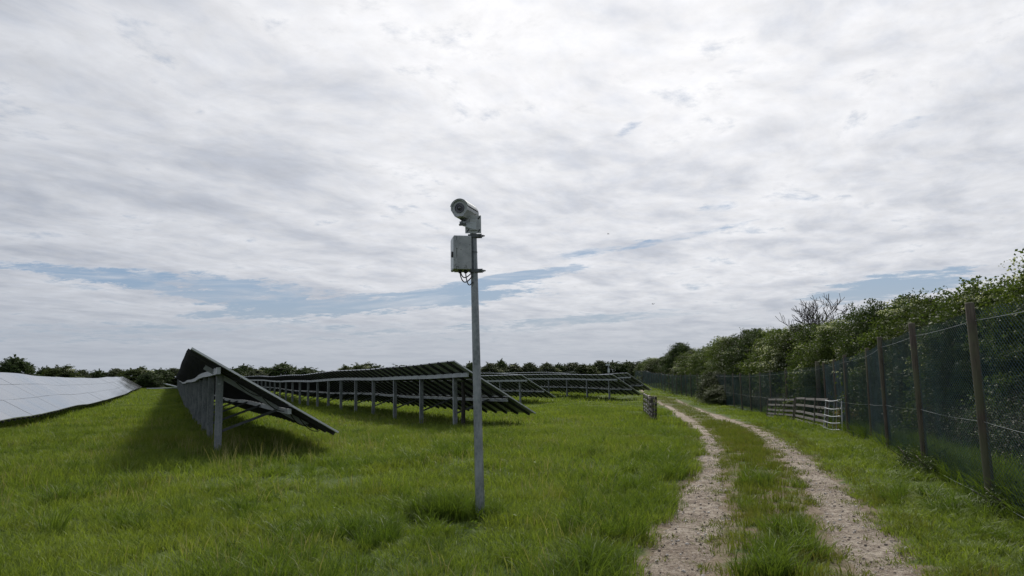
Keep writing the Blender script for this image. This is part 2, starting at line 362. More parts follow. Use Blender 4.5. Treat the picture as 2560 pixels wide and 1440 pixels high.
# ------------------------------------------------------------------ ground sheet
def spaced(lo, hi, step, grow, far_lo, far_hi):
    a = list(np.arange(lo, hi+1e-6, step)); d = step
    while a[-1] < far_hi: d *= grow; a.append(a[-1]+d)
    d = step
    while a[0] > far_lo: d *= grow; a.insert(0, a[0]-d)
    return np.array(a)
gx = spaced(-9, 15, 0.2, 1.09, -1500, 1500); gy = spaced(1, 26, 0.2, 1.06, -300, 2500)
GX, GY = np.meshgrid(gx, gy)
GZ = terrain(GX, GY)
rd = rut_dist(GX, GY)
near = np.exp(-((GX-3)**2+(GY-10)**2)/900)
GZ = GZ + (vn(GX, GY, 0.7)-.5)*0.05*near - 0.03*np.clip(1-rd/0.25, 0, 1)*(rd < 0.4)
nx_, ny_ = len(gx), len(gy)
V = np.stack([GX.ravel(), GY.ravel(), GZ.ravel()], 1)
ii = (np.arange(ny_-1)[:, None]*nx_+np.arange(nx_-1)[None, :]).ravel()
F = np.stack([ii, ii+1, ii+nx_+1, ii+nx_], 1)
m, t, b = mat('meadow_ground'); p = P(t)
at = t.new('ShaderNodeAttribute'); at.attribute_name = 'rut'; rdist = at.outputs['Fac']
n1 = t.noise(p, 0.35, 4, 0.6); n2 = t.noise(p, 3.0, 6, 0.65); n3 = t.noise(p, 14, 4, 0.7)
g = t.mix(t.ramp(n1, 0.3, 0.7), (0.045, 0.075, 0.014), (0.085, 0.115, 0.022))
g = t.mix(t.ramp(n2, 0.35, 0.7, 0, 0.6), g, (0.038, 0.055, 0.014)); at2 = t.new('ShaderNodeAttribute'); at2.attribute_name = 'mid'; g = t.mix(t.math('MULTIPLY', at2.outputs['Fac'], t.ramp(n2, 0.42, 0.6)), g, (0.125, 0.095, 0.065))
soil = t.mix(t.ramp(n3, 0.3, 0.7), (0.11, 0.085, 0.06), (0.20, 0.16, 0.12))
edge = t.math('ADD', rdist, t.math('MULTIPLY', t.math('SUBTRACT', n2, 0.5), 0.9))
c = t.mix(t.ramp(edge, 0.24, 0.0), g, soil)
t.link(c, b.inputs['Base Color']); b.inputs['Roughness'].default_value = 0.95; b.inputs['Specular IOR Level'].default_value = 0.1
bump(t, b, n3, 0.5, 0.02)
me = np_mesh('ground', V, F, m, True)
a_ = me.attributes.new('rut', 'FLOAT', 'POINT'); a_.data.foreach_set('value', np.clip(rd, -1, 3).astype(np.float32).ravel())
a_ = me.attributes.new('mid', 'FLOAT', 'POINT'); a_.data.foreach_set('value', (between_ruts(GX, GY)*1.0).astype(np.float32).ravel())
tag(link('ground', me), kind='structure')

# two chalky wheel ruts, one object: the track
m, t, b = mat('chalky_dirt'); p = P(t)
n1 = t.noise(p, 1.1, 5, 0.6); n2 = t.noise(p, 9, 6, 0.7); n3 = t.noise(p, 45, 4, 0.7)
vo = t.new('ShaderNodeTexVoronoi'); vo.voronoi_dimensions = '3D'; t.link(p, vo.inputs['Vector']); vo.inputs['Scale'].default_value = 38
c = t.mix(t.ramp(n1, 0.3, 0.7), (0.29, 0.24, 0.19), (0.48, 0.42, 0.35))
c = t.mix(t.ramp(n2, 0.42, 0.60, 0, 0.8), c, (0.17, 0.13, 0.10))
n4 = t.noise(p, 26, 5, 0.75)
c = t.mix(t.ramp(n3, 0.54, 0.62, 0, 0.8), c, (0.46, 0.41, 0.37))
c = t.mix(t.ramp(n4, 0.47, 0.38, 0, 0.85), c, (0.075, 0.056, 0.042))
t.link(c, b.inputs['Base Color']); b.inputs['Roughness'].default_value = 0.95; b.inputs['Specular IOR Level'].default_value = 0.1
hh = t.math('ADD', t.math('MULTIPLY', n4, 0.8), n2); bump(t, b, hh, 1.0, 0.06)
vs = []; fs = []
for ci, C in enumerate((RL, RR)):
    K = 9; base = len(vs)
    for i, (x, y, wd) in enumerate(C):
        tx, ty = C[min(i+1, len(C)-1)][:2]-C[max(i-1, 0)][:2]; L = math.hypot(tx, ty); nx, ny = ty/L, -tx/L
        wl = wd*0.5*(0.98+0.55*(vn(x, y, 2.3, ci)-.5)*1.0+0.5*(vn(x, y, 7, ci+3)-.5)); wr = wd*0.5*(0.98+0.55*(vn(x, y, 2.1, ci+5)-.5)+0.5*(vn(x, y, 6, ci+8)-.5))
        fade = 1.0 if y < 55 else 0.7
        for k in range(K):
            s = -1+2*k/(K-1); o = s*(wl if s < 0 else wr)*fade
            X, Y = x+nx*o, y+ny*o
            vs.append((X, Y, 0.0, s))
    for i in range(len(C)-1):
        for k in range(K-1): fs.append((base+i*K+k, base+i*K+k+1, base+(i+1)*K+k+1, base+(i+1)*K+k))
A = np.array(vs); zt = terrain(A[:, 0], A[:, 1])
near = np.exp(-((A[:, 0]-3)**2+(A[:, 1]-10)**2)/900)
zt = zt+(vn(A[:, 0], A[:, 1], 0.7)-.5)*0.05*near - 0.012 + 0.022*(1-np.abs(A[:, 3])**2)*0 + 0.02*(vn(A[:, 0], A[:, 1], 5)-.5) - 0.02*(np.abs(A[:, 3]) > .99)
tag(link('dirt_track', np_mesh('dirt_track', np.stack([A[:, 0], A[:, 1], zt], 1), fs, m, True)), kind='structure')

# ------------------------------------------------------------------ scattering of ground cover (one object each, kind stuff)
def instancer(name, pts, yaw, tilt, scl, protos, seed=0):
    n = len(pts); rs = np.random.RandomState(seed)
    me = bpy.data.meshes.new(name); me.vertices.add(n); me.vertices.foreach_set('co', np.asarray(pts, np.float32).ravel())
    a = me.attributes.new('irot', 'FLOAT_VECTOR', 'POINT'); a.data.foreach_set('vector', np.stack([tilt*np.cos(yaw*3), tilt*np.sin(yaw*3), yaw], 1).astype(np.float32).ravel())
    a = me.attributes.new('iscl', 'FLOAT_VECTOR', 'POINT'); a.data.foreach_set('vector', np.asarray(scl, np.float32).ravel())
    a = me.attributes.new('iid', 'INT', 'POINT'); a.data.foreach_set('value', rs.randint(0, len(protos), n).astype(np.int32))
    o = link(name, me, kind='stuff')
    ng = bpy.data.node_groups.new(name, 'GeometryNodeTree'); ng.interface.new_socket('Geometry', in_out='INPUT', socket_type='NodeSocketGeometry'); ng.interface.new_socket('Geometry', in_out='OUTPUT', socket_type='NodeSocketGeometry')
    gi = ng.nodes.new('NodeGroupInput'); go = ng.nodes.new('NodeGroupOutput'); ip = ng.nodes.new('GeometryNodeInstanceOnPoints'); jn = ng.nodes.new('GeometryNodeJoinGeometry')
    for pr in protos:
        oi = ng.nodes.new('GeometryNodeObjectInfo'); oi.inputs['Object'].default_value = pr; oi.inputs['As Instance'].default_value = True; ng.links.new(oi.outputs['Geometry'], jn.inputs[0])
    def na(nm, ty):
        x = ng.nodes.new('GeometryNodeInputNamedAttribute'); x.data_type = ty; x.inputs['Name'].default_value = nm; return x.outputs['Attribute']
    ng.links.new(gi.outputs[0], ip.inputs['Points']); ng.links.new(jn.outputs[0], ip.inputs['Instance']); ip.inputs['Pick Instance'].default_value = True
    ng.links.new(na('iid', 'INT'), ip.inputs['Instance Index']); ng.links.new(na('irot', 'FLOAT_VECTOR'), ip.inputs['Rotation']); ng.links.new(na('iscl', 'FLOAT_VECTOR'), ip.inputs['Scale'])
    ng.links.new(ip.outputs[0], go.inputs[0])
    md = o.modifiers.new('scatter', 'NODES'); md.node_group = ng
    return o
def tuft(seed, n, rad, h, w, mt, lean=0.5, seeds=0):
    rs = np.random.RandomState(seed)
    r = rad*np.sqrt(rs.rand(n)); a = rs.rand(n)*6.283
    bx, by = r*np.cos(a), r*np.sin(a)
    la = a+rs.randn(n)*1.1; ln = lean*(0.25+rs.rand(n)); hh = h*(0.45+0.65*rs.rand(n)); ww = w*(0.6+0.8*rs.rand(n))
    fa = rs.rand(n)*6.283; sx, sy = np.cos(fa)*ww/2, np.sin(fa)*ww/2
    V = []; lv = [(0, 0, 1), (0.45, 0.30, 0.9), (0.8, 0.68, 0.6), (1.0, 1.0, 0.05)]
    P_ = []
    for zf, lf, wf in lv:
        cx = bx+np.cos(la)*ln*hh*lf**1.4; cy = by+np.sin(la)*ln*hh*lf**1.4; cz = hh*(zf-0.25*ln*lf**2)
        P_.append(np.stack([cx-sx*wf, cy-sy*wf, cz], 1)); P_.append(np.stack([cx+sx*wf, cy+sy*wf, cz], 1))
    V = np.stack(P_, 1).reshape(-1, 3); V[:, 2] -= 0.01
    b0 = np.arange(n)[:, None]*8; F = np.concatenate([b0+np.array([k, k+1, k+3, k+2]) for k in (0, 2, 4)], 0)
    me = np_mesh('grass_tuft', V, F, mt); o = bpy.data.objects.new('grass_tuft_source', me); return o
TM = [tuft(i, 56, 0.17, 0.145, 0.0062, M['grass'], 0.7) for i in range(5)]
TL = [tuft(20+i, 60, 0.13, 0.36, 0.009, M['grass_long'], 0.75) for i in range(4)]
TS = [tuft(40+i, 40, 0.13, 0.075, 0.007, M['grass_dry'], 1.0) for i in range(4)]
TF = [tuft(60+i, 46, 0.42, 0.20, 0.020, M['grass'], 0.6) for i in range(4)]
TSEED = [tuft(80+i, 5, 0.12, 0.42, 0.006, M['seed'], 0.35) for i in range(3)]
def fence_x(y): return np.interp(y, FY, FX)
FENCE = [(3.3, 2.1), (4.35, 5.35), (5.4, 8.63), (6.45, 11.87), (7.5, 15.1), (8.7, 18.3), (9.6, 21.6), (10.7, 24.8), (11.7, 28.0), (12.2, 31.4), (12.7, 34.8), (13.1, 38.1), (13.7, 41.5), (14.2, 44.8), (14.7, 48.2), (15.2, 51.6), (15.6, 55.0), (16.0, 58.3), (16.3, 61.7), (16.6, 65.1), (16.9, 68.5), (17.1, 71.9), (17.4, 75.3), (17.7, 78.6), (17.9, 82.0), (18.2, 85.4), (18.5, 88.8), (18.7, 92.2), (19.0, 95.6), (19.3, 99.0), (19.6, 102.4)]
for k in range(1, 14): FENCE.append((19.6+0.33*k, 102.4+3.4*k))
FX = [p_[0] for p_ in FENCE]; FY = [p_[1] for p_ in FENCE]
def zone(y0, y1, dens, seed, xpad=1.5, full=False):
    rs = np.random.RandomState(seed); ymax = y1; xl = -0.74*y1-xpad; xr = 0.74*y1+xpad
    A_ = (y1-y0)*(xr-xl); n = int(A_*dens); x = xl+rs.rand(n)*(xr-xl); y = y0+rs.rand(n)*(y1-y0)
    k = (np.abs(x) < 0.74*y+xpad); x, y = x[k], y[k]
    k = x < np.interp(y, FY, FX)+4; return x[k], y[k], rs
def zground(x, y):
    near = np.exp(-((x-3)**2+(y-10)**2)/900); rd_ = rut_dist(x, y)
    return terrain(x, y)+(vn(x, y, 0.7)-.5)*0.05*near - 0.03*np.clip(1-rd_/0.25, 0, 1)*(rd_ < .4)
def put(name, x, y, s, h, protos, seed, tiltamt=0.12):
    rs = np.random.RandomState(seed+100); n = len(x); z = zground(x, y)
    return instancer(name, np.stack([x, y, z], 1), rs.rand(n)*6.283, rs.randn(n)*tiltamt, np.stack([s, s, s*h], 1), protos, seed)
allx = []
for (y0, y1, dens, pr, s0, sd) in [(2.5, 11, 34, TM, 1.0, 1), (11, 24, 15, TM, 1.35, 2), (24, 55, 3.6, TF, 1.0, 3), (55, 130, 0.9, TF, 1.9, 4)]:
    x, y, rs = zone(y0, y1, dens, sd)
    r_ = rut_dist(x, y); btw = between_ruts(x, y); rn = (vn(x, y, 1.6)-.5)*0.35
    keep = (r_+rn*0.5 > (0.10 if y0 < 20 else 0.42)) & ~((x+0.39)**2+(y-8.42)**2 < .03) & ~(btw & (y < 60)); x, y, r_ = x[keep], y[keep], r_[keep]
    patch = vn(x, y, 0.5, 2)*0.6+vn(x, y, 1.7, 3)*0.4
    h = 0.45+1.0*patch
    # mown-looking verge between right rut and fence is shorter close to the rut
    h *= np.where((x > np.interp(y, RR[:, 1], RR[:, 0])), 0.55+0.35*np.clip(r_/1.6, 0, 1), 1.0)
    h = np.where(y > 45, h*0.6, h); h = np.where(((x+.4)/.22)**2+((y-8.15)/.5)**2 < 1, h*0.4, h)
    s = s0*(0.75+0.5*rs.rand(len(x)))
    put('meadow_grass', x, y, s, h, pr, sd)
# longer tussocks: rut edge, fence foot, table posts, random clumps
x, y, rs = zone(3, 26, 11, 11)
r_ = rut_dist(x, y); left = x < np.interp(y, RL[:, 1], RL[:, 0])
fd = np.interp(y, FY, FX)-x
p1 = np.clip(1.2-np.abs(r_-0.50)*1.6, 0, 1)*left*(y < 15)*(r_ > 0.2); p2 = np.clip(1.15-np.abs(fd-0.15)*1.3, 0, 1)
p3 = np.clip((vn(x, y, 0.9, 7)-0.66)*5, 0, 1)*0.8*(r_ > 0.4)*(~between_ruts(x, y))*(fd > 1)
rowd = np.abs(x*0.909+y*0.416-1.6); p4 = np.clip(1.3-rowd*0.7, 0, 1)*(y > 12.5)*(x < 0)
rowd2 = np.abs(x*0.909+y*0.416-9.2); p4 = np.maximum(p4, np.clip(1.2-rowd2*0.8, 0, 1)*(y > 20)*(x < 1.5))
pb = 0*x
pr_ = np.maximum.reduce([p1, p2*0.85, p3*0.55, p4*0.5, pb]); k = rs.rand(len(x)) < pr_
x, y = x[k], y[k]; low = np.maximum(p2, p4)[k] > 0.25
put('long_grass', x, y, 0.6+0.5*rs.rand(len(x)), (0.65+0.55*rs.rand(len(x)))*np.where(low, 0.42, 1.0), TL, 12)
cl = [(-0.85, 8.6, 70, .20), (-1.4, 7.6, 30, .3), (-2.1, 13.4, 22, .28), (1.0, 5.3, 18, .4), (2.38, 6.7, 15, .15), (2.65, 7.5, 14, .14), (1.98, 6.05, 12, .13), (0.6, 6.3, 10, .3), (1.6, 9.6, 14, .4), (4.9, 9.0, 10, .5), (6.7, 13.3, 10, .5), (-2.3, 6.8, 12, .5), (-1.2, 5.7, 14, .5), (-4, 10, 10, .5), (10.5, 26.4, 30, .5), (3.4, 11.0, 14, .3), (9.6, 24.4, 18, .7), (-0.30, 8.62, 6, .06)]
cx = np.concatenate([rs.randn(n)*r+a for a, b_, n, r in cl]); cy = np.concatenate([rs.randn(n)*r+b_ for a, b_, n, r in cl])
kk = rut_dist(cx, cy) > 0.12; cx, cy = cx[kk], cy[kk]
hb = 0.6+0.4*rs.rand(len(cx))+0.55*np.exp(-((cx+.85)**2+(cy-8.6)**2)/.08)
put('grass_tussocks', cx, cy, 0.55+0.4*rs.rand(len(cx)), hb, TL, 13)
# thin trodden grass on the crown of the track and in patches on the ruts
x, y, rs = zone(2.5, 30, 40, 21); k = (x > -1) & (x < 10); x, y = x[k], y[k]
r_ = rut_dist(x, y); btw = between_ruts(x, y); n_ = vn(x, y, 1.9, 4)*.6+vn(x, y, 5, 5)*.4
edge = (r_ > -0.06) & (r_ < 0.4) & (n_ > 0.40); mid = btw & (r_ > 0.02) & (n_ > 0.33)
inr = (r_ < 0) & (n_ > 0.72)
k = edge | mid | inr; x, y, r_ = x[k], y[k], r_[k]; put('trodden_grass', x, y, 0.7+0.6*rs.rand(len(x)), np.where(r_ > 0.25, 1.9, 0.8)*(0.6+.8*rs.rand(len(x))), TS, 22)
x, y, rs = zone(25, 80, 4, 23); k = between_ruts(x, y) & (rut_dist(x, y) > .32); x, y = x[k], y[k]; put('trodden_grass', x, y, 2.6+rs.rand(len(x)), 0.55+0*x, TS, 24)
# seed stems
x, y, rs = zone(3.5, 32, 5.0, 31); k = (rut_dist(x, y) > 0.5) & (vn(x, y, 0.6, 9) > 0.5) & (x < np.interp(y, RL[:, 1], RL[:, 0])); x, y = x[k], y[k]
rr_ = x*0.909+y*0.416; h = np.where((y > 11.5) & (y < 17) & (x > -7) & (x < -2.5), 1.0, 0.62)
put('seed_stems', x, y, 0.8+0.4*rs.rand(len(x)), h, TSEED, 32)
# flints and gravel on the ruts
gb = []
for i in range(4):
    mb = MB(); rs2 = random.Random(i); n = 6
    ring = [(0.5*math.cos(k*6.283/n)*(.7+.5*rs2.random()), 0.36*math.sin(k*6.283/n)*(.7+.5*rs2.random()), 0) for k in range(n)]
    up = [(x*.6, y*.6, 0.22+.1*rs2.random()) for x, y, z in ring]
    mb.add(ring+up, [tuple(range(n))[::-1], tuple(range(n, 2*n))]+[(k, (k+1) % n, n+(k+1) % n, n+k) for k in range(n)])
    gb.append(bpy.data.objects.new('flint_source', mb.mesh('flint', simple('flint_surface', [(0.50, 0.47, 0.44), (0.40, 0.36, 0.32), (0.10, 0.08, 0.065), (0.13, 0.10, 0.08)][i], 0.8, 0, 0.4, 9))))
x, y, rs = zone(3, 22, 420, 41); k = (x > 0) & (x < 8); x, y = x[k], y[k]; r_ = rut_dist(x, y); k = (r_ < 0.05) & (rs.rand(len(x)) < 0.55); x, y = x[k], y[k]
s = 0.008+0.034*rs.rand(len(x))**5; rs = np.random.RandomState(3)
z_ = terrain(x, y)+(vn(x, y, 0.7)-.5)*0.05*np.exp(-((x-3)**2+(y-10)**2)/900)-0.008+0.02*(vn(x, y, 5)-.5)
instancer('gravel', np.stack([x, y, z_], 1), rs.rand(len(x))*6.28, rs.randn(len(x))*.2, np.stack([s, s, s], 1), gb, 42)

# ------------------------------------------------------------------ solar tables
AZ = R(24.6); dvec = Vector((-math.sin(AZ), math.cos(AZ), 0)); nvec = Vector((math.cos(AZ), math.sin(AZ), 0))
RZ = math.atan2(dvec.y, dvec.x); SL = math.atan(0.6065); TABLE = 43.2
def plane_z(tt): return 1.766-0.6065*tt
TH = 0.035
def module_mesh(L, Wd):
    mb = MB(); x0, x1, y0, y1 = 0, L, 0, Wd
    v = [(x0, y0, -TH), (x1, y0, -TH), (x1, y1, -TH), (x0, y1, -TH), (x0, y0, 0), (x1, y0, 0), (x1, y1, 0), (x0, y1, 0)]
    mb.add(v, [(0, 3, 2, 1)], 1); mb.add(v, [(4, 5, 6, 7)], 0); mb.add(v, [(0, 1, 5, 4), (1, 2, 6, 5), (2, 3, 7, 6), (3, 0, 4, 7)], 2)
    # raised rim
    e = 0.012
    return mb.mesh('panel', [M['glass'], M['back'], M['frame']])
ME_MOD = module_mesh(1.795, 1.060)
def rail_mesh():
    mb = MB(); L = 3.30
    mb.box((0, L/2-0.035, -TH-0.036), (0.05, L, 0.07)); mb.box((0.03, L/2-0.035, -TH-0.068), (0.05, L, 0.006)); return mb.mesh('rail', M['rail'])
ME_RAIL = rail_mesh()
def post_mesh():
    mb = MB(); H = 2.4  # local origin at the top, runs down below ground
    mb.box((0, 0, -H/2), (0.008, 0.14, H)); mb.box((0.028, -0.068, -H/2), (0.05, 0.007, H), 1); mb.box((0.028, 0.068, -H/2), (0.05, 0.007, H), 1); mb.box((0.05, 0.058, -H/2), (0.006, 0.018, H)); mb.box((0.05, -0.058, -H/2), (0.006, 0.018, H))  # flanges take the paler steel: sky light on them is put into the colour
    return mb.mesh('post', [M['galv'], M['beam']])
ME_POST = post_mesh()
def brace_mesh():
    mb = MB(); p0 = (0.05, 0.04, 0.42); p1 = (0.05, -1.20, plane_z(1.20)-0.17)
    mb.bar(p0, p1, 0.05, 0.05); return mb.mesh('brace', M['galv_dark'])
ME_BRACE = brace_mesh()
def rafter_mesh():
    mb = MB(); a = (0.02, 0.30, plane_z(-0.30)-0.165); c = (0.02, -1.80, plane_z(1.80)-0.165)
    mb.bar(a, c, 0.008, 0.11); mb.bar((0.05, a[1], a[2]-.05), (0.05, c[1], c[2]-.05), 0.06, 0.006); mb.bar((0.05, a[1], a[2]+.05), (0.05, c[1], c[2]+.05), 0.06, 0.006)
    return mb.mesh('rafter', M['beam'])
ME_RAFTER = rafter_mesh()
def table(off, s0, label, detail=2, modules=24, near_fit=False, jit=0.0):
    o3 = nvec*off+dvec*s0; c3 = o3+nvec*0.8
    z0 = tz(c3.x, c3.y); root = empty('solar_table', (o3.x, o3.y, z0), RZ)
    tag(root, label, 'solar panels', 'rows of ground mounted solar tables')
    L = modules*1.8
    ss = np.linspace(-2, L+2, 60); wx = nvec.x*(off+.8)+dvec.x*(s0+ss); wy = nvec.y*(off+.8)+dvec.y*(s0+ss)
    zz_ = terrain(wx, wy)-z0; ker = np.ones(5)/5; zz_ = np.convolve(np.pad(zz_, 2, 'edge'), ker, 'valid')
    rr_ = random.Random(int(off*10+s0)); kinks = [rr_.gauss(0, 0.006) for _ in range(16)]
    def gz(s):
        k = max(0, s/3.6); i = int(k); f = k-i; return float(np.interp(s, ss, zz_))+kinks[i % 16]*(1-f)+kinks[(i+1) % 16]*f
    def frame(s, dx=1.8):
        sl = (gz(s+dx)-gz(s))/dx; ex = Vector((1, 0, sl)).normalized(); ey = Vector((0, math.cos(SL), math.sin(SL))); ez = ex.cross(ey).normalized(); ey = ez.cross(ex)
        return ex, ey, ez
    def matr(o, ex, ey, ez): return Matrix(((ex.x, ey.x, ez.x, o.x), (ex.y, ey.y, ez.y, o.y), (ex.z, ey.z, ez.z, o.z), (0, 0, 0, 1)))
    strips = [MB() for _ in range(3)]; rj = MB()
    for i in range(modules):
        s = i*1.8; ex, ey, ez = frame(s)
        for r in range(3):
            tt = 2.17-r*1.08*math.cos(SL); dzj = rr_.gauss(0, 0.0025)
            o = Vector((s+0.0025, -tt, plane_z(tt)+gz(s)+dzj)); mtx = matr(o, ex, ey, ez)
            if detail == 2: link('panel', ME_MOD, root, mtx)
            else: strips[r].box((0.8925, 0.53, -TH/2), (1.785, 1.06, TH), 1, mtx); strips[r].add([(0, 0, .006), (1.785, 0, .006), (1.785, 1.06, .006), (0, 1.06, .006)], [(0, 1, 2, 3)], 0, False, mtx)
        for q_ in (0.45, 1.35):
            o = Vector((s+q_, -2.17, plane_z(2.17)+gz(s+q_))); mtx = matr(o, ex, ey, ez)
            if detail == 2: link('rail', ME_RAIL, root, mtx)
            else: rj.box((0, 1.6, -TH-.036), (0.05, 3.3, 0.07), 0, mtx)
    if detail < 2:
        for r in range(3): strips[r].build('panel_strip', [M['glass'], M['back']], root, kind='stuff')
        rj.build('rail', M['rail'], root, kind='stuff')
    for y_, drop, ht, nm in ((0.10, 0.115, 0.13, 'long_beam'), (-1.22, 0.125, 0.10, 'long_beam')):
        mb = MB(); pts = np.linspace(0.12, L-0.12, 13)
        for a_, b_ in zip(pts[:-1], pts[1:]):
            zc = plane_z(-y_)-TH-drop
            mb.bar((a_, y_, zc+gz(a_)), (b_+0.003, y_, zc+gz(b_)), 0.07, ht)
        mb.build(nm, M['beam'], root)
    npost = int(L//3.6)
    for k in range(npost):
        s = 1.5+3.6*k; g_ = gz(s)
        link('post', ME_POST, root, Matrix.Translation((s, 0.0, plane_z(0)-0.15+g_)))
        link('brace', ME_BRACE, root, Matrix.Translation((s, 0, g_)))
        if k == 0 and near_fit and off < 2: link('rafter', ME_RAFTER, root, Matrix.Translation((s, 0, g_)))
    if near_fit:
        g_ = gz(1.5); mb = MB(); mb.box((1.490, 0.01, plane_z(0)-0.34+g_), (0.006, 0.05, 0.03)); mb.build('label_plate', M['door'], root)
        for k, (y0_, y1_, sag) in enumerate([(-0.7, -1.25, .10), (-1.3, -1.75, .12), (-1.5, -2.0, .10), (-0.2, -0.75, .06)]):
            mb = MB(); mb.tube([(0.25+0.5*math.sin(k)+0.5*u_/8, y0_+(y1_-y0_)*u_/8, plane_z(-(y0_+(y1_-y0_)*u_/8))-0.16-sag*4*(u_/8)*(1-u_/8)) for u_ in range(9)], 0.009, 5); mb.build('cable', M['black'], root)
    return root
table(-6.6, 5.9, 'front facing grey glass table at the left edge of the photo, nearest of its row', 2)
table(-6.6, 49.2, 'middle table of the left hand row whose reflective front faces the camera', 2)
table(-6.6, 92.5, 'far end table of the left hand front facing row, before the bushes', 1)
table(0.9, 15.1, 'dark backed table with tall raised corner and big steel end post', 2, near_fit=True)
table(0.9, 58.4, 'second table along the row behind the raised dark end table', 2)
table(0.9, 101.7, 'third and farthest table in the row of the raised dark end table', 1)
table(8.4, 21.4, 'long table seen from behind that ends at the slim camera pole', 2, near_fit=True)
table(8.4, 64.7, 'second table continuing the row that ends at the camera pole', 2)
table(8.4, 108.0, 'farthest table of the row that ends at the camera pole', 1)
table(23.3, 48.2, 'table with one sloping end just right of the camera pole, behind long row', 2)
table(23.3, 91.5, 'table continuing leftwards behind the one just right of the camera pole', 1)
table(32.7, 51.0, 'wide table ending beside the stacked hurdles near the track', 2)
table(32.7, 94.3, 'table continuing leftwards behind the wide one that ends at the hurdles', 1)
table(40.2, 60.3, 'most distant right hand table, its end running in beside the hedge and fence', 2, 24)
table(40.2, 101.8, 'thin far strip of panels behind the wide table by the hurdles', 1)
table(47.7, 84.0, 'far table with only its bright top edge showing below the distant hedge', 1)
table(55.2, 104.0, 'farthest strip of panels right under the distant hedge line', 1)
table(15.9, 138.0, 'very far table whose top edge shows above the long row, left of centre', 1, 16)
# burnt looking post standing against the end post of the second row
e_ = nvec*8.38+dvec*22.6; mb = MB()
mb.tube([(0, 0, -0.1), (0.0, 0.0, 0.35), (0.02, 0, 0.9), (0.0, 0, 1.42), (0, 0, 1.46)], [0.075, 0.066, 0.062, 0.058, 0.03], 8, 0, False)
tag(mb.build('timber_post', M['char'], None, Matrix.Translation((-1.62, 23.95, tz(-1.72, 23.95)))), 'blackened timber post standing against the end post of the long row behind the camera pole', 'post')

# ------------------------------------------------------------------ camera pole
PB = Vector((-0.392, 8.513, tz(-0.392, 8.513))); PT = Vector((-0.445, 8.513, 3.40))
def on_pole(z): return PB.lerp(PT, (z-PB.z)/(PT.z-PB.z))
root = empty('camera_pole', PB)
tag(root, 'slim tapering galvanised pole leaning slightly left, carrying camera and grey box', 'pole')
mb = MB(); zs = [-0.3, 0.0, 0.6, 1.2, 1.8, 2.4, 2.72, 3.0, 3.45]
mb.tube([on_pole(z)-PB for z in zs], [0.053-0.0043*max(z, 0) for z in zs], 8, 0, False); mb.build('shaft', M['galv'], root)
mb = MB(); mb.tube([on_pole(3.03)-PB, on_pole(3.045)-PB], 0.043, 8, 0, False); mb.build('joint_ring', M['galv_dark'], root)
for z in (3.225, 2.815):
    mb = MB(); c_ = on_pole(z)-PB
    mb.tube([c_+Vector((0, 0, -.016)), c_+Vector((0, 0, .016))], 0.052, 10); 
    mb.bar(c_+Vector((-0.06, -0.045, 0)), c_+Vector((0.10, -0.045, 0.004)), 0.02, 0.035); mb.bar(c_+Vector((-0.04, 0.045, 0)), c_+Vector((0.10, 0.045, 0.004)), 0.02, 0.03)
    mb.tube([c_+Vector((0.075, -0.07, 0.006)), c_+Vector((0.075, 0.07, 0.006))], 0.009, 6); mb.tube([c_+Vector((0.04, -0.03, 0.01)), c_+Vector((0.135, -0.03, 0.0))], 0.008, 6)
    mb.build('pole_clamp', M['galv_dark'], root)
    mb = MB(); mb.tube([c_+Vector((0.105, -0.05, -.004)), c_+Vector((0.12, -0.05, -.004))], 0.013, 6, 0, False); mb.build('clamp_nut', M['galv_dark'], root)

# grey equipment box
psi = R(12); bc = on_pole(3.01)+Vector((-0.150*math.cos(psi), -0.150*math.sin(psi), 0)); BH, BD, BW = 0.385, 0.205, 0.27
root = empty('equipment_box', (bc.x, bc.y, 3.01-BH/2), psi)
tag(root, 'grey steel equipment box with speckled side and black latch, strapped to the pole', 'box')
# local: -x = door side, -y = towards viewer
def rbox(name, x0, x1, y0, y1, z0, z1, mt, parent, bev=0.006):
    bm_ = MB(); bm_.box(((x0+x1)/2, (y0+y1)/2, (z0+z1)/2), (x1-x0, y1-y0, z1-z0)); o = bm_.build(name, mt, parent)
    md = o.modifiers.new('bevel', 'BEVEL'); md.width = bev; md.segments = 2; return o
rbox('body', -BD/2+0.036, BD/2, -BW/2, BW/2, 0, BH, M['boxpaint'], root)
dr = rbox('door', -BD/2, -BD/2+0.033, -BW/2-0.002, BW/2+.002, 0.003, BH-.003, [M['boxpaint']], root)
rbox('door_panel', -BD/2-0.003, -BD/2+0.002, -BW/2+0.012, BW/2-.012, 0.015, BH-.015, M['door'], dr, 0.001)
rbox('latch', -BD/2-0.024, -BD/2-.002, -BW/2+0.02, -BW/2+0.055, 0.14, 0.205, M['black'], dr, 0.004)
for z_ in (0.03, 0.24): rbox('hinge', -BD/2+0.026, -BD/2+0.046, -BW/2-0.008, -BW/2+0.002, z_, z_+0.10, M['boxpaint'], root, 0.002)
mb = MB(); mb.box((0, 0, BH+0.002), (BD-0.01, BW-0.01, 0.006)); mb.build('lid_plate', M['boxpaint'], root)
for x_ in (-0.02, 0.045): 
    mb = MB(); mb.tube([(x_, -0.05, 0.01), (x_, -0.05, -0.02), (x_, -0.05, -0.035)], [0.022, 0.022, 0.015], 8); mb.build('cable_gland', M['black'], root)
for (x_, dip, ex_, ez_) in ((-0.02, 0.16, 0.125, -0.06), (0.045, 0.15, 0.13, -0.13), (-0.01, 0.10, 0.12, -0.02)):
    mb = MB(); pts = []
    for k in range(12):
        u_ = k/11; pts.append((x_+(ex_-x_)*u_**1.2, -0.05+0.01*u_, -0.03*(1-u_)+ez_*u_-dip*0.75*math.sin(math.pi*u_)**0.8*(1-0.45*u_)))
    mb.tube(pts, 0.0065, 6); mb.build('cable', M['black'], root)
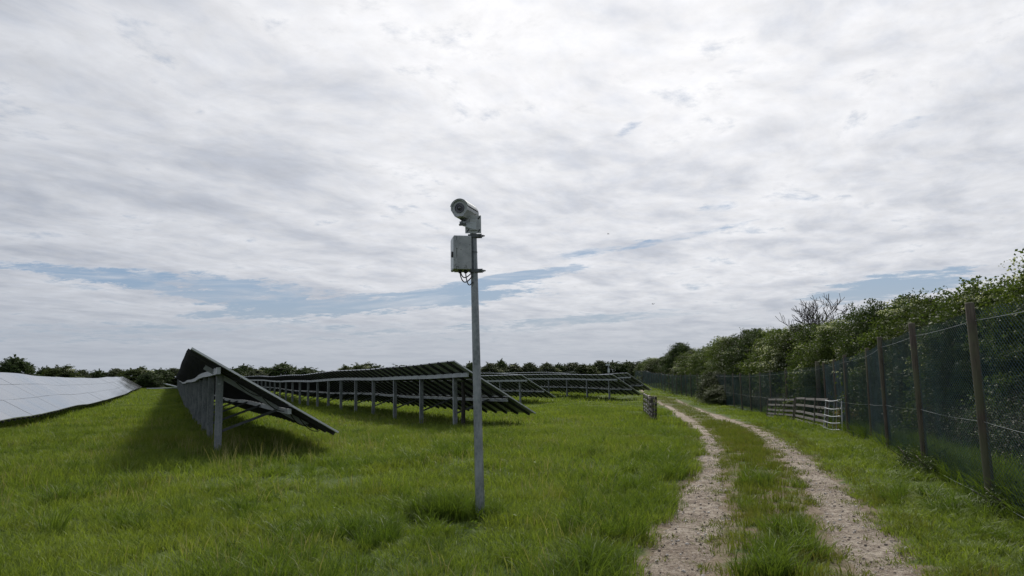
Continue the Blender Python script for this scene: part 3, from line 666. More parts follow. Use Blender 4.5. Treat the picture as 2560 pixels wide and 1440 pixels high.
# security camera on its bracket
cc = on_pole(3.24)
fc = Vector((cc.x-0.150, 8.30, 3.518)); axd = Vector((0.30, 0.954, 0.0)).normalized()
rzc = math.atan2(-axd.x, axd.y)
root = empty('security_camera', (cc.x-0.005, 8.44, 3.215))
tag(root, 'round nosed grey security camera looking out from the pole top', 'camera')
Mh = Matrix.Translation(fc-Vector(root.location)) @ Matrix.Rotation(rzc, 4, 'Z') @ Matrix.Rotation(R(0), 4, 'X')
rad = 0.102
prof = [(rad*math.cos(a_), rad*math.sin(a_)) for a_ in np.linspace(R(-12), R(192), 19)]+[(-0.052, -0.097), (0.047, -0.097)]
n_ = len(prof)
mb = MB(); L_ = 0.36
for (sc_, rev, y0_, y1_) in ((1.0, False, 0, L_), (0.93, True, 0, 0.03)):
    v = [(x*sc_, y0_, z*sc_) for x, z in prof]+[(x*sc_, y1_, z*sc_) for x, z in prof]
    f = [(k, n_+k, n_+(k+1) % n_, (k+1) % n_) for k in range(n_)]
    mb.add(v, [q_[::-1] for q_ in f] if rev else f)
v = [(x, 0, z) for x, z in prof]+[(x*.93, 0, z*.93) for x, z in prof]; mb.add(v, [(k, (k+1) % n_, n_+(k+1) % n_, n_+k) for k in range(n_)])
mb.add([(x, L_, z) for x, z in prof], [tuple(range(n_))[::-1]])
hs = mb.build('housing', M['paint'], root, Mh)
mb = MB(); mb.add([(x*.935, 0.022, z*.935) for x, z in prof], [tuple(range(n_))]); mb.add([(x*.935, 0.028, z*.935) for x, z in prof], [tuple(range(n_))[::-1]]); mb.build('face_plate', M['paint'], root, Mh)
def ring(r0, r1, y0, y1, mt, name, parent, n=28):
    mb = MB(); v = []
    for rr, yy in ((r1, y0), (r0, y0), (r0, y1), (r1, y1)): v += [(rr*math.cos(2*math.pi*k/n), yy, rr*math.sin(2*math.pi*k/n)) for k in range(n)]
    f = []
    for a_, b_ in ((0, 1), (1, 2), (2, 3), (3, 0)): f += [(a_*n+k, a_*n+(k+1) % n, b_*n+(k+1) % n, b_*n+k) for k in range(n)]
    mb.add(v, f); return mb.build(name, mt, parent, Matrix.Translation((-0.002, 0, 0.004)))
o = ring(0.047, 0.058, 0.012, 0.024, M['rim'], 'window_rim', hs)
mb = MB(); n = 24; mb.add([(0.048*math.cos(2*math.pi*k/n), 0.019, 0.048*math.sin(2*math.pi*k/n)) for k in range(n)]+[(0, 0.019, 0)], [(k, (k+1) % n, n) for k in range(n)]); mb.build('window_glass', M['lens'], hs, Matrix.Translation((-0.002, 0, 0.004)))
o = ring(0.026, 0.034, 0.010, 0.0185, M['rim'], 'lens_ring', hs)
mb = MB(); K = 5
v = [(0, 0.006, 0)]
for j in range(1, K+1):
    r_ = 0.025*j/K; v += [(r_*math.cos(2*math.pi*k/16), 0.006+0.010*(j/K)**2, r_*math.sin(2*math.pi*k/16)) for k in range(16)]
f = [(0, 1+k, 1+(k+1) % 16) for k in range(16)]
for j in range(K-1): f += [(1+j*16+k, 1+(j+1)*16+k, 1+(j+1)*16+(k+1) % 16, 1+j*16+(k+1) % 16) for k in range(16)]
mb.add(v, f, 0, True); mb.build('lens', M['door'], hs, Matrix.Translation((-0.002, 0, 0.004)))
bpy.data.objects['lens'].data.materials[0] = M['lens']
# side strip seams and sun shield lip
for zc in (0.018,):
    mb = MB(); mb.box((rad+0.0005, L_/2+.02, zc), (0.004, L_-0.06, 0.006)); mb.build('seam_strip', M['black'], root, Mh)
mb = MB(); rs_ = rad+0.010; v = []
ang_ = [R(a_) for a_ in np.linspace(12, 168, 15)]
for y_ in (-0.0, L_-0.03):
    v += [((rs_)*math.cos(a_), y_, (rs_)*math.sin(a_)) for a_ in ang_]; v += [((rs_-0.004)*math.cos(a_), y_, (rs_-0.004)*math.sin(a_)) for a_ in ang_]
k_ = len(ang_); f = []
for i in range(k_-1): f += [(i, i+1, 2*k_+i+1, 2*k_+i), (k_+i, 3*k_+i, 3*k_+i+1, k_+i+1), (i, k_+i, k_+i+1, i+1), (2*k_+i, 2*k_+i+1, 3*k_+i+1, 3*k_+i)]
mb.add(v, f); mb.build('sun_shield', M['paint'], root, Mh)
# rear plate end
mb = MB(); mb.add([(x*1.02, L_+0.001, z*1.02) for x, z in prof]+[(x*1.02, L_+0.014, z*1.02) for x, z in prof], [tuple(range(n_)), tuple(range(n_, 2*n_))[::-1]]+[(k, n_+k, n_+(k+1) % n_, (k+1) % n_) for k in range(n_)]); mb.build('rear_cap', M['paint'], root, Mh)
# bracket: dark cradle, swivel, flange, triangular arm, pad, square plate
cr = fc+axd*0.16-Vector(root.location)
mb = MB(); mb.box((0, 0, -0.105), (0.06, 0.12, 0.02), 0, Matrix.Translation(cr) @ Matrix.Rotation(rzc, 4, 'Z')); mb.box((0, -0.02, -0.125), (0.036, 0.05, 0.035), 0, Matrix.Translation(cr) @ Matrix.Rotation(rzc, 4, 'Z')); mb.build('cradle', M['galv_dark'], root)
sw = cr+Vector((-0.015, -0.04, -0.15))
mb = MB(); mb.tube([sw+Vector((-0.035, 0, 0)), sw+Vector((0.035, 0, 0))], 0.018, 10); mb.tube([sw+Vector((0, 0, -.02)), sw+Vector((0, 0, 0.02))], 0.022, 10); mb.build('swivel', M['galv'], root)
mb = MB(); mb.box(tuple(sw+Vector((0, 0, -0.024))), (0.085, 0.07, 0.007)); mb.build('flange', M['galv_dark'], root)
pad = Vector((0.012, -0.012, 0.130))
mb = MB(); a_ = sw+Vector((-0.03, -0.01, -0.028)); b_ = sw+Vector((0.03, 0.01, -0.028)); c_ = pad+Vector((0.035, -0.01, 0.03)); d_ = pad+Vector((-0.03, -0.01, 0.03)); e1 = pad+Vector((0.03, -0.01, -0.055)); e2 = pad+Vector((-0.01, -0.01, -0.055))
mb.add([a_, b_, c_, d_, e1, e2], [(0, 1, 2, 3), (1, 4, 2), (0, 3, 5), (0, 5, 4, 1), (3, 2, 4, 5)]); mb.build('bracket_arm', M['door'], root)
rbox('pad', pad.x-0.045, pad.x+0.045, pad.y-0.006, pad.y+0.006, pad.z-0.065, pad.z+0.065, M['paint'], root, 0.005)
pl = rbox('mounting_plate', -0.085+0.0, 0.100, 0.002, 0.010, 0.035, 0.245, M['paint'], root, 0.003)
for x_, z_ in ((-0.055, 0.065), (0.075, 0.065), (0.075, 0.215)):
    mb = MB(); mb.bar((x_-0.010, -0.001, z_-0.014), (x_+0.010, -0.001, z_+0.014), 0.006, 0.012); mb.build('bolt', M['black'], pl)

# ------------------------------------------------------------------ wire mesh fence
FZ = [tz(*p_) for p_ in FENCE]
root = empty('wire_mesh_fence', (FENCE[0][0], FENCE[0][1], FZ[0]))
tag(root, 'tall green wire mesh fence on round timber posts, running along the hedge', 'fence')
rootp = Vector(root.location)
lean = {1: .03, 2: 0.055, 3: 0.04, 4: 0.03, 5: -0.015, 6: -.02}
def wire_bay(A_, B_, za, zb, c, half, r, H=2.2, seed=0, off=-0.0):
    A_ = np.array(A_); B_ = np.array(B_); L = np.linalg.norm(B_-A_); d = (B_-A_)/L; nrm = np.array([d[1], -d[0]])
    ni = int(L/c); nj = int(H/half)
    i = np.arange(ni)[:, None]; j = np.arange(nj+1)[None, :]
    xx = np.where(i % 2 == 0, i+(j & 1), i+1-(j & 1))*c+0*j
    zr = j*half+0*i
    u_ = xx/L; rs = np.random.RandomState(seed)
    zt_ = za+(zb-za)*u_+0.03+zr*(1+0.0*u_)-0.03*np.sin(np.pi*u_)*zr/H+0.006*np.sin(xx*5+seed)
    bow = 0.03*np.sin(np.pi*u_)*np.sin(zr*2.2+seed)+off
    PX = A_[0]+d[0]*xx+nrm[0]*bow; PY = A_[1]+d[1]*xx+nrm[1]*bow
    P3 = np.stack([PX, PY, zt_], -1)
    offs = [np.array([d[0]*math.cos(a_)+nrm[0]*math.sin(a_), d[1]*math.cos(a_)+nrm[1]*math.sin(a_), 0.35*math.sin(a_)])*r for a_ in (0.3, 2.4, 4.5)]
    V = np.stack([P3+o_ for o_ in offs], 2)  # ni,nj+1,3,3
    idx = np.arange(ni*(nj+1)*3).reshape(ni, nj+1, 3); a_ = idx[:, :-1]; b_ = idx[:, 1:]
    F = [np.stack([a_[..., k], a_[..., (k+1) % 3], b_[..., (k+1) % 3], b_[..., k]], -1).reshape(-1, 4) for k in range(3)]
    return np_mesh('wire_mesh', V.reshape(-1, 3)-np.array(rootp), np.concatenate(F), M['mesh'])
for k, (x_, y_) in enumerate(FENCE):
    big = (k == 9); rr = 0.082 if big else (0.051 if k % 7 else 0.058); H = 2.42 if big else 2.34
    rr_ = random.Random(k); lx = lean.get(k, rr_.gauss(0, 0.02)); ly = rr_.gauss(0, 0.012)
    if big: x_, y_ = 11.95, 29.3
    zb_ = tz(x_, y_)
    pts = [Vector((x_, y_, zb_-0.3)), Vector((x_, y_, zb_+0.02)), Vector((x_-lx*0.5, y_+ly*.5, zb_+H*.5)), Vector((x_-lx, y_+ly, zb_+H-0.012)), Vector((x_-lx, y_+ly, zb_+H))]
    mb = MB(); mb.tube([p_-rootp for p_ in pts], [rr*1.04, rr*1.03, rr, rr*0.97, rr*0.80], 12 if y_ < 40 else 7)
    mb.build('post', M['post'], root)
for k in range(len(FENCE)-1):
    A_, B_ = FENCE[k], FENCE[k+1]; y_ = B_[1]
    if y_ < 30: c_, hf, r_ = 0.050, 0.026, 0.0029
    elif y_ < 62: c_, hf, r_ = 0.10, 0.052, 0.0052
    else: c_, hf, r_ = 0.2, 0.10, 0.0105
    link('wire_mesh', wire_bay(A_, B_, FZ[k], FZ[k+1], c_, hf, r_, 2.24, k), root, kind='stuff')
for hgt, rr, sg in ((2.13, 0.0028, 0.015), (0.97, 0.0028, 0.02), (0.12, 0.0025, 0.02)):
    for k in range(len(FENCE)-1):
        A_, B_ = FENCE[k], FENCE[k+1]
        if A_[1] > 60 and hgt < 1: continue
        mb = MB(); pts = []
        for u_ in np.linspace(0, 1, 7):
            pts.append(Vector((A_[0]+(B_[0]-A_[0])*u_-0.02, A_[1]+(B_[1]-A_[1])*u_, FZ[k]+(FZ[k+1]-FZ[k])*u_+hgt-sg*4*u_*(1-u_)))-rootp)
        mb.tube(pts, rr*(1 if A_[1] < 30 else 1.8), 4, 0, False, False); mb.build('line_wire', M['wire'], root)

# ------------------------------------------------------------------ timber hurdles and metal hurdle
def hurdle(A_, B_, h, label, mt, bays=3, tilt=0.06, thick=0.022, seed=0, loose=0.0):
    za, zb = tz(*A_), tz(*B_); root = empty('timber_hurdle', (A_[0], A_[1], za)); tag(root, label, 'hurdle', 'timber hurdles kept beside the track')
    A3 = Vector((0, 0, 0)); B3 = Vector((B_[0]-A_[0], B_[1]-A_[1], zb-za)); d = B3.normalized(); sd = Vector((d.y, -d.x, 0)).normalized(); rr_ = random.Random(seed)
    def pt(u_, z): return A3.lerp(B3, u_)+Vector((0, 0, z))+sd*tilt*z
    for i, zf in enumerate((0.10, 0.27, 0.45, 0.70, 0.96)):
        mb = MB()
        for b_ in range(bays):
            j1, j2 = rr_.gauss(0, .008), rr_.gauss(0, .008)
            mb.bar(pt(b_/bays+0.002, h*zf+j1), pt((b_+1)/bays-0.002, h*zf+j2), thick, 0.078, 0, (0, 0, 1))
        mb.build('rail', mt[0], root)
    for k in range(bays+1):
        for s_ in ((1,) if tilt < -.06 else (1, -1)):
            mb = MB(); u_ = k/bays; l_ = rr_.gauss(0, 0.03); uw = 0.055 if tilt < -.06 else 0.07
            mb.bar(pt(u_, -0.05)+sd*0.025*s_, pt(u_, h*1.02)+sd*0.025*s_+d*l_, uw, 0.03 if uw < .08 else .06, 0, tuple(sd)); mb.build('upright', mt[1], root)
    return root
hurdle((12.55, 37.2), (11.92, 32.05), 0.95, 'far grey timber hurdle leaning on the fence, left of its twin', (M['hurdle'], M['hurdle_dark']), 3, -0.12, seed=1)
hurdle((11.78, 31.5), (10.35, 24.9), 1.04, 'grey timber hurdle leaning on the fence beside the bare metal hurdle', (M['hurdle'], M['hurdle_dark']), 3, -0.12, seed=2)
hurdle((5.72, 30.2), (6.32, 34.6), 0.97, 'mossy timber hurdle seen end on beside the track, nearer of the two', (M['hurdle_dark'], M['char']), 3, 0.02, 0.05, seed=3)
hurdle((5.66, 30.5), (6.20, 34.2), 0.93, 'timber hurdle pressed flat against the left side of the near end on one', (M['hurdle'], M['hurdle_dark']), 2, -0.05, 0.03, seed=5)
hurdle((6.35, 35.0), (6.98, 40.2), 0.97, 'timber hurdle seen end on beside the track, farther of the two', (M['hurdle'], M['char']), 3, 0.02, 0.05, seed=4)
A_, B_ = (10.33, 25.1), (9.92, 22.9); za, zb = tz(*A_), tz(*B_); root = empty('metal_hurdle', (*A_, za)); tag(root, 'bent galvanised metal hurdle with five thin rails, at the near end of the timber ones', 'hurdle')
dd = Vector((B_[0]-A_[0], B_[1]-A_[1], zb-za)); sd = Vector((dd.y, -dd.x, 0)).normalized()
for zf in (0.10, 0.30, 0.51, 0.74, 0.98):
    mb = MB(); mb.tube([dd*(u_-0.02+0.04*zf*0)+Vector((0, 0, zf-0.03*math.sin(u_*4)+0.035*u_*(zf > .9)))-sd*0.12*zf for u_ in np.linspace(0, 1, 8)], 0.017, 6); mb.build('rail', M['wire'], root)
for u0, u1, wd_ in ((-0.02, 0.03, 0.10), (0.22, 0.25, 0.03), (0.55, 0.55, 0.03), (0.78, 0.70, 0.03), (1.12, 0.96, 0.10)):
    mb = MB(); mb.bar(dd*u0, dd*u1+Vector((0, 0, 1.0))-sd*0.12, 0.012, wd_, 0, tuple(dd.normalized())); mb.build('upright', M['galv'], root)

# ------------------------------------------------------------------ hedges and trees
def crown_mesh(seed, W_, D_, H_, nc, lp, leaf, mt, spray=0.35, blossom=0.0, base=0.0, droop=0.0, core=0.45):
    """a dome of leaves: a noisy dense shell, clumps standing out of it, and a few loose sprigs"""
    rs = np.random.RandomState(seed)
    def surf(th, u):      # u = sin(elevation) 0..1 ; fuller than an ellipsoid
        rr = 0.84+0.50*(vn(np.cos(th)*1.5+seed, np.sin(th)*1.5+u*2.2, 1.0, seed % 7)-.5)+0.30*(vn(np.cos(th)*4+seed, np.sin(th)*4+u*5, 1.0, seed % 5)-.5)
        c = (1-u**2.6)**0.5; return rr*c*W_/2*np.cos(th), rr*c*D_/2*np.sin(th), base+(H_-base)*np.clip(u*(0.55+0.5*rr), 0, 1.05)
    # clumps
    th = rs.rand(nc)*6.283; u = rs.rand(nc)**0.8; k = 0.78+0.26*rs.rand(nc); cx, cy, cz = surf(th, u); cx, cy = cx*k, cy*k; cz = base+(cz-base)*(0.9+0.1*k)
    sz = (0.16+0.20*rs.rand(nc))*(W_/4.5)**0.7*spray/0.35; sz = np.where(rs.rand(nc) < 0.06, sz*1.5, sz)
    n = nc*lp; ci = np.repeat(np.arange(nc), lp)
    q_ = rs.randn(n, 3); q_ /= np.linalg.norm(q_, axis=1)[:, None]; rad_ = rs.rand(n)**0.45
    ox, oy = cx[ci], cy[ci]; ol = np.sqrt(ox**2+oy**2)+1e-6; ux, uy = ox/ol, oy/ol
    a_ = q_[:, 0]*rad_*sz[ci]*1.7; b_ = q_[:, 1]*rad_*sz[ci]*0.9; c_ = q_[:, 2]*rad_*sz[ci]*0.55
    X = ox+ux*a_-uy*b_; Y = oy+uy*a_+ux*b_; Z = cz[ci]+c_-droop*np.abs(a_)+0.25*a_*np.clip(cz[ci]/H_-.3, 0, 1)
    # dense shell under the clumps
    m_ = int(n*core); t2_ = rs.rand(m_)*6.283; u2 = rs.rand(m_)**0.85; sx_, sy_, sz_ = surf(t2_, u2); kk_ = 0.62+0.32*rs.rand(m_)**0.5
    X = np.concatenate([X, sx_*kk_]); Y = np.concatenate([Y, sy_*kk_]); Z = np.concatenate([Z, base+(sz_-base)*(0.62+0.36*kk_)]); n += m_
    ns = int(nc*0.16); ps = 46; ts = rs.rand(ns)*6.283; us = rs.rand(ns)**0.45; ax, ay, az_ = surf(ts, us); ls = (0.35+0.6*rs.rand(ns))*spray/0.35*W_/4.6
    tt_ = np.tile(np.linspace(0, 1, ps), ns)+rs.randn(ns*ps)*.04; si = np.repeat(np.arange(ns), ps); jt = (0.09*(1-tt_*.6))[:, None]*rs.randn(ns*ps, 3)*W_/4.6
    gx_ = np.cos(ts)*(1-us*.75)+rs.randn(ns)*.35; gy_ = np.sin(ts)*(1-us*.75)+rs.randn(ns)*.35; gz_ = 0.25+us*0.7
    X = np.concatenate([X, ax[si]*.93+gx_[si]*ls[si]*tt_+jt[:, 0]]); Y = np.concatenate([Y, ay[si]*.93+gy_[si]*ls[si]*tt_+jt[:, 1]]); Z = np.concatenate([Z, az_[si]*.94+gz_[si]*ls[si]*(tt_-.35*tt_**2)+jt[:, 2]]); n += ns*ps
    ol = np.sqrt(X**2+Y**2)+1e-6; ux, uy = X/ol, Y/ol
    Z = np.maximum(Z, 0.02); Pn = np.stack([X, Y, Z], 1)
    nr = np.stack([ux*0.5+rs.randn(n)*.6, uy*0.5+rs.randn(n)*.6, 0.55+rs.randn(n)*.5], 1); nr /= np.linalg.norm(nr, axis=1)[:, None]
    rv = rs.randn(n, 3); t1 = np.cross(nr, rv); t1 /= np.linalg.norm(t1, axis=1)[:, None]; t2 = np.cross(nr, t1)
    s = leaf*(0.6+0.8*rs.rand(n))[:, None]
    V = np.stack([Pn-t1*s, Pn-t2*s*0.6, Pn+t1*s, Pn+t2*s*0.6], 1).reshape(-1, 3); F = np.arange(n*4).reshape(-1, 4)
    me = np_mesh('crown', V, F, mt); bl = None
    if blossom > 0:
        sel = np.where((vn(cx*1.0, cy*1.0+cz, 0.9, seed+2) > 0.60) & (cz > 0.45*H_))[0]; sel = sel[rs.rand(len(sel)) < blossom]
        if len(sel):
            m_ = 70; ci = np.repeat(sel, m_); n = len(ci); q_ = rs.randn(n, 3); q_ /= np.linalg.norm(q_, axis=1)[:, None]
            ox, oy = cx[ci], cy[ci]; ol = np.sqrt(ox**2+oy**2)+1e-6; ux, uy = ox/ol, oy/ol
            a_ = q_[:, 0]*sz[ci]*1.75; b_ = q_[:, 1]*sz[ci]*0.8; c_ = np.abs(q_[:, 2])*sz[ci]*0.52
            Pn = np.stack([ox+ux*a_-uy*b_, oy+uy*a_+ux*b_, cz[ci]+c_+0.02], 1)
            t1 = rs.randn(n, 3); t1 /= np.linalg.norm(t1, axis=1)[:, None]; t2 = np.cross(t1, rs.randn(n, 3)); t2 /= np.linalg.norm(t2, axis=1)[:, None]; s = 0.5*leaf*(0.5+rs.rand(n))[:, None]
            V = np.stack([Pn-t1*s, Pn-t2*s, Pn+t1*s, Pn+t2*s], 1).reshape(-1, 3); bl = np_mesh('blossom', V, np.arange(n*4).reshape(-1, 4), M['blossom'])
    return me, bl
def trunk_mesh(seed, H_, W_, mt, n=9, tw=0.05):
    r_ = random.Random(seed); mb = MB()
    for k in range(n):
        a_ = r_.random()*6.28; x0, y0 = 0.25*math.cos(a_), 0.2*math.sin(a_); e = (0.42*W_*math.cos(a_)*r_.uniform(.3, 1), 0.42*W_*math.sin(a_)*r_.uniform(.3, 1), H_*r_.uniform(.7, .98))
        pts = [(x0, y0, -0.1)]+[(x0+(e[0]-x0)*u_**1.4+r_.gauss(0, .05), y0+(e[1]-y0)*u_**1.4+r_.gauss(0, .05), e[2]*u_) for u_ in (0.25, 0.5, 0.75, 1)]
        mb.tube(pts, [tw*1.6, tw*1.1, tw*.7, tw*.4, tw*.12], 5)
    return mb.mesh('stems', mt)
# hedge: prototypes (mesh data is shared by the bushes)
PROTO = []
for i, (mt, bl) in enumerate([('leaf', .3), ('leaf_olive', .6), ('leaf', .5), ('leaf_dark', .2)]):
    PROTO.append((crown_mesh(100+i*7, 4.6, 3.8, 4.0, 480, 90, 0.036, M[mt], 0.38, bl, 0.15, 0.12), trunk_mesh(i, 3.7, 4.4, M['bark'])))
FARP = []
for i, mt in enumerate(['leaf_far', 'leaf_far', 'leaf_dark', 'leaf_olive']):
    FARP.append((crown_mesh(300+i*5, 5, 4.4, 4.0, 240, 60, 0.085, M[mt], 0.42, 0.35 if i in (1, 3) else 0.0, 0.0), trunk_mesh(50+i, 3.6, 4, M['bark'], 6, 0.07)))
def plant(name, proto, x, y, ztop, wd, label, cat, group, rz, dep=None, z0=None):
    (cm, bm_), tm = proto; z = tz(x, y)-0.05; h = (ztop-z)*(0.95 if proto in PROTO else 0.87)
    root = empty(name, (x, y, z), rz); tag(root, label, cat, group)
    base = 4.6 if proto in PROTO else 5.0
    for nm, me in (('crown', cm), ('blossom', bm_), ('trunk', tm)):
        if me is None: continue
        o = link(nm, me, root); o.scale = (wd/base, (dep or wd)/base, h/4.0)
        if nm != 'trunk': o['kind'] = 'stuff'
    return root
ORD = ['first', 'second', 'third', 'fourth', 'fifth', 'sixth', 'seventh', 'eighth', 'ninth', 'tenth', 'eleventh', 'twelfth', 'thirteenth', 'fourteenth', 'fifteenth', 'sixteenth', 'seventeenth', 'eighteenth', 'nineteenth', 'twentieth', 'twenty first', 'twenty second', 'twenty third', 'twenty fourth', 'twenty fifth', 'twenty sixth', 'twenty seventh', 'twenty eighth', 'twenty ninth', 'thirtieth']
HEDGE = [(9.9, 6.0, 3.5, 4.8, 0), (9.7, 9.4, 3.4, 4.4, 1), (9.7, 12.4, 3.5, 4.4, 2), (9.75, 15.4, 3.45, 3.9, 0), (10.6, 18.2, 3.35, 3.9, 1), (11.9, 21.2, 3.5, 4.2, 2), (13.2, 25.4, 4.1, 4.6, 3), (14.3, 29.4, 3.8, 4.8, 1), (15.1, 33.6, 3.75, 5.2, 2), (16.0, 38, 4.1, 5.4, 0), (17.0, 43, 4.2, 5.8, 1), (18.0, 48.5, 4.3, 6.2, 2), (18.9, 53.5, 4.7, 6.2, 0), (19.6, 58.8, 4.95, 6.4, 3), (20.2, 65, 5.2, 7, 1), (20.9, 72, 4.9, 7.2, 2), (21.7, 79.5, 4.7, 7.4, 0), (22.6, 87, 4.5, 7.4, 2), (23.2, 95, 4.4, 7.4, 1), (24.2, 101, 4.6, 6, 0), (24.6, 108, 6.0, 6.6, 3), (25.6, 115, 5.5, 7, 3), (25, 126, 4.3, 8, 1), (26.2, 136, 4.4, 8, 2), (27, 147, 4.6, 8, 0)]
for k, (x, y, zt_, wd, pi) in enumerate(HEDGE):
    plant('hawthorn_bush', PROTO[pi % 4], x, y, zt_, wd, '%s green hawthorn bush behind the wire fence, counting from the near right end' % ORD[k], 'bush', 'hawthorn bushes of the hedge behind the fence', (k*2.4) % 6.28)
# thin sprigs sticking out of the hedge tops against the sky
FAR = [(-79.1, 118, 6.32, 7.5, 2, 'large rounded dark tree above the left end of the panels'), (-80.7, 128, 4.72, 3.9, 2, 'low dark bush right beside the large left tree'), (-76.8, 126, 4.9, 7.4, 3, 'rounded olive bush second from the left, behind the panel top edge'), (-77.1, 133, 4.1, 4.7, 0, 'small dull green bush right of the rounded olive bush'), (-75.9, 136, 4.18, 4.5, 2, 'small spiky green bush above the middle of the left row'), (-73.6, 138, 4.32, 6.0, 0, 'mid green bush near the far corner of the left row'), (-66.6, 132, 4.5, 7.4, 3, 'broad dark bush beyond the far corner of the left row'), (-62.5, 128, 3.55, 5.5, 2, 'lower bright green bush in front of the broad dark bush'), (-69.7, 146, 4.35, 6.7, 2, 'dark domed tree between the left row and the raised table'), (-68.7, 150, 4.46, 6.5, 0, 'pale green bush just left of the raised dark table'), (-66.0, 150, 4.18, 6.5, 0, 'bush hidden behind the raised corner of the dark table'), (-62.4, 152, 4.31, 8.5, 1, 'bush behind the middle of the raised dark table'), (-57.9, 152, 4.41, 7.0, 2, 'bush just peeping over the slope of the raised table'), (-54.2, 150, 5.05, 6.1, 2, 'dark tree right of the raised table slope'), (-50.1, 145, 4.05, 6.3, 1, 'whitish flowering bush right of the raised table slope'), (-50.5, 152, 4.46, 5.8, 3, 'olive bush between two dark trees, left of the long row'), (-46.6, 150, 5.26, 8.8, 2, 'tall rounded tree with spiky top, above the start of the long row'), (-42.1, 152, 4.34, 6.6, 2, 'small dark tree standing right of the spiky topped one'), (-39.7, 158, 3.54, 6.8, 3, 'low olive hedge bush above the long row'), (-35.9, 160, 4.78, 5.7, 3, 'left half of the flat topped olive tree above the long row'), (-32.5, 160, 5.25, 8.9, 3, 'flat topped olive tree above the middle of the long row'), (-29.1, 160, 4.77, 4.9, 2, 'dark right shoulder of the flat topped tree above the long row'), (-25.1, 165, 4.79, 7.5, 1, 'pale flowering bush just showing over the long row'), (-19.8, 165, 4.8, 9.2, 1, 'second pale bush just showing over the long row'), (-14.4, 165, 4.99, 7.1, 2, 'dark bush behind the high end of the long row'), (-9.0, 160, 5.07, 4.9, 2, 'dark bush immediately left of the camera pole'), (-5.2, 160, 4.84, 6.9, 1, 'grey green bush immediately right of the camera pole'), (-2.7, 162, 5.62, 4.5, 2, 'taller dark tree rising right of the camera pole'), (0.6, 160, 4.58, 6.5, 1, 'flowering bush right of the taller dark tree'), (3.6, 160, 4.71, 5.3, 0, 'open branched bush above the sloping table end'), (6.9, 162, 4.7, 6.2, 1, 'rounded pale bush above the wide far table'), (10.0, 165, 4.53, 5.0, 2, 'small bush between the rounded pale one and the dark clump'), (13.3, 166, 4.68, 6.7, 0, 'dark green domed tree above the wide far table'), (16.7, 166, 4.36, 6.3, 3, 'olive bush just left of the tiny camera pole'), (19.9, 170, 5.12, 6.0, 0, 'dark tree behind the tiny camera pole'), (23.3, 172, 5.02, 7.4, 2, 'dark straight topped tree right of the tiny camera pole'), (26.8, 172, 4.97, 7.0, 2, 'dark straight topped tree left of where the hedge begins'), (28.5, 165, 4.7, 6.3, 0, 'bush where the far hedge meets the fence side hedge'), (-88.3, 122, 5.52, 10.8, 3, 'tree beyond the left edge of the frame')]
for k, (x, y, zt_, wd, pi, lab) in enumerate(FAR):
    plant('hedge_tree', FARP[pi % 4], x, y, zt_, wd, lab, 'tree', 'trees and bushes of the far hedge line', (k*1.7) % 6.28)
# bare tree in the hedge
def bare_tree(seed, H_):
    r_ = random.Random(seed); limbs = MB(); twigs = MB()
    def grow(p, d, L, rad_, lev):
        pts = [p]; q_ = p.copy(); dd_ = d.copy(); seg = 5
        for i in range(seg):
            dd_ = (dd_+Vector((r_.gauss(0, .16), r_.gauss(0, .16), r_.gauss(0.03, .10)))).normalized(); q_ = q_+dd_*L/seg; pts.append(q_.copy())
        (limbs if lev < 2 else twigs).tube(pts, [max(0.016, rad_*(1-0.13*i)) for i in range(seg+1)], 6 if lev < 2 else 3, 0, True, False)
        if lev >= 5: return
        nb = (5, 4, 4, 3, 3)[lev]
        for b_ in range(nb):
            i = r_.randint(2, seg) if b_ else seg; a_ = r_.random()*6.28; dv = (dd_*1.0+Vector((math.cos(a_), math.sin(a_), r_.uniform(-.1, .5)))*r_.uniform(.5, .9)).normalized()
            grow(pts[i], dv, L*r_.uniform(.58, .8), rad_*0.5, lev+1)
    grow(Vector((0, 0, -0.1)), Vector((0.05, 0, 1)), H_*0.38, 0.14, 0); return limbs, twigs
limbs, twigs = bare_tree(5, 6.9)
root = empty('bare_tree', (18.5, 47.5, tz(18.2, 47.5)), 3.0); tag(root, 'leafless dead tree with fine twigs standing up out of the hedge', 'tree')
limbs.build('limbs', M['deadbark'], root); twigs.build('twigs', M['deadbark'], root, kind='stuff')
# bramble clump that has grown through the fence
cm, bl = crown_mesh(77, 4.6, 4.0, 4.0, 300, 110, 0.045, M['leaf_olive'], 0.55, 0.0, 0.0, 0.1)
BR = ((cm, None), trunk_mesh(70, 3.2, 4.2, M['bark'], 12, 0.02)); 
def bramble(x, y, wd, h, label, dep=None):
    root = empty('bramble_bush', (x, y, tz(x, y)-0.05)); tag(root, label, 'bush')
    o = link('crown', BR[0][0], root, kind='stuff'); o.scale = (wd/4.6, (dep or wd)/4.6, h/4.0)
    o = link('stems', BR[1], root); o.scale = (wd/4.6, (dep or wd)/4.6, h/4.0)
bramble(16.15, 60.0, 2.9, 2.5, 'grey green bramble clump grown over the fence beyond the hurdles, tallest', 6.0)
bramble(15.7, 56.5, 3.2, 1.5, 'lower bramble clump spilling out in front of the fence beside the tallest clump', 4.0)
root = empty('dead_leafed_weed', (10.62, 24.0, tz(10.62, 24.0))); tag(root, 'small brown leaved weed at the foot of the fence by the metal hurdle', 'plant')
cm2, _ = crown_mesh(91, 0.9, 0.8, 0.85, 26, 20, 0.035, M['brown'], 0.5); link('leaves', cm2, root, kind='stuff'); mb = MB()
for k in range(6): mb.tube([(0, 0, 0), (0.12*math.cos(k), 0.12*math.sin(k), 0.35), (0.3*math.cos(k), 0.3*math.sin(k), 0.7)], 0.008, 4)
mb.build('stems', M['brown'], root)
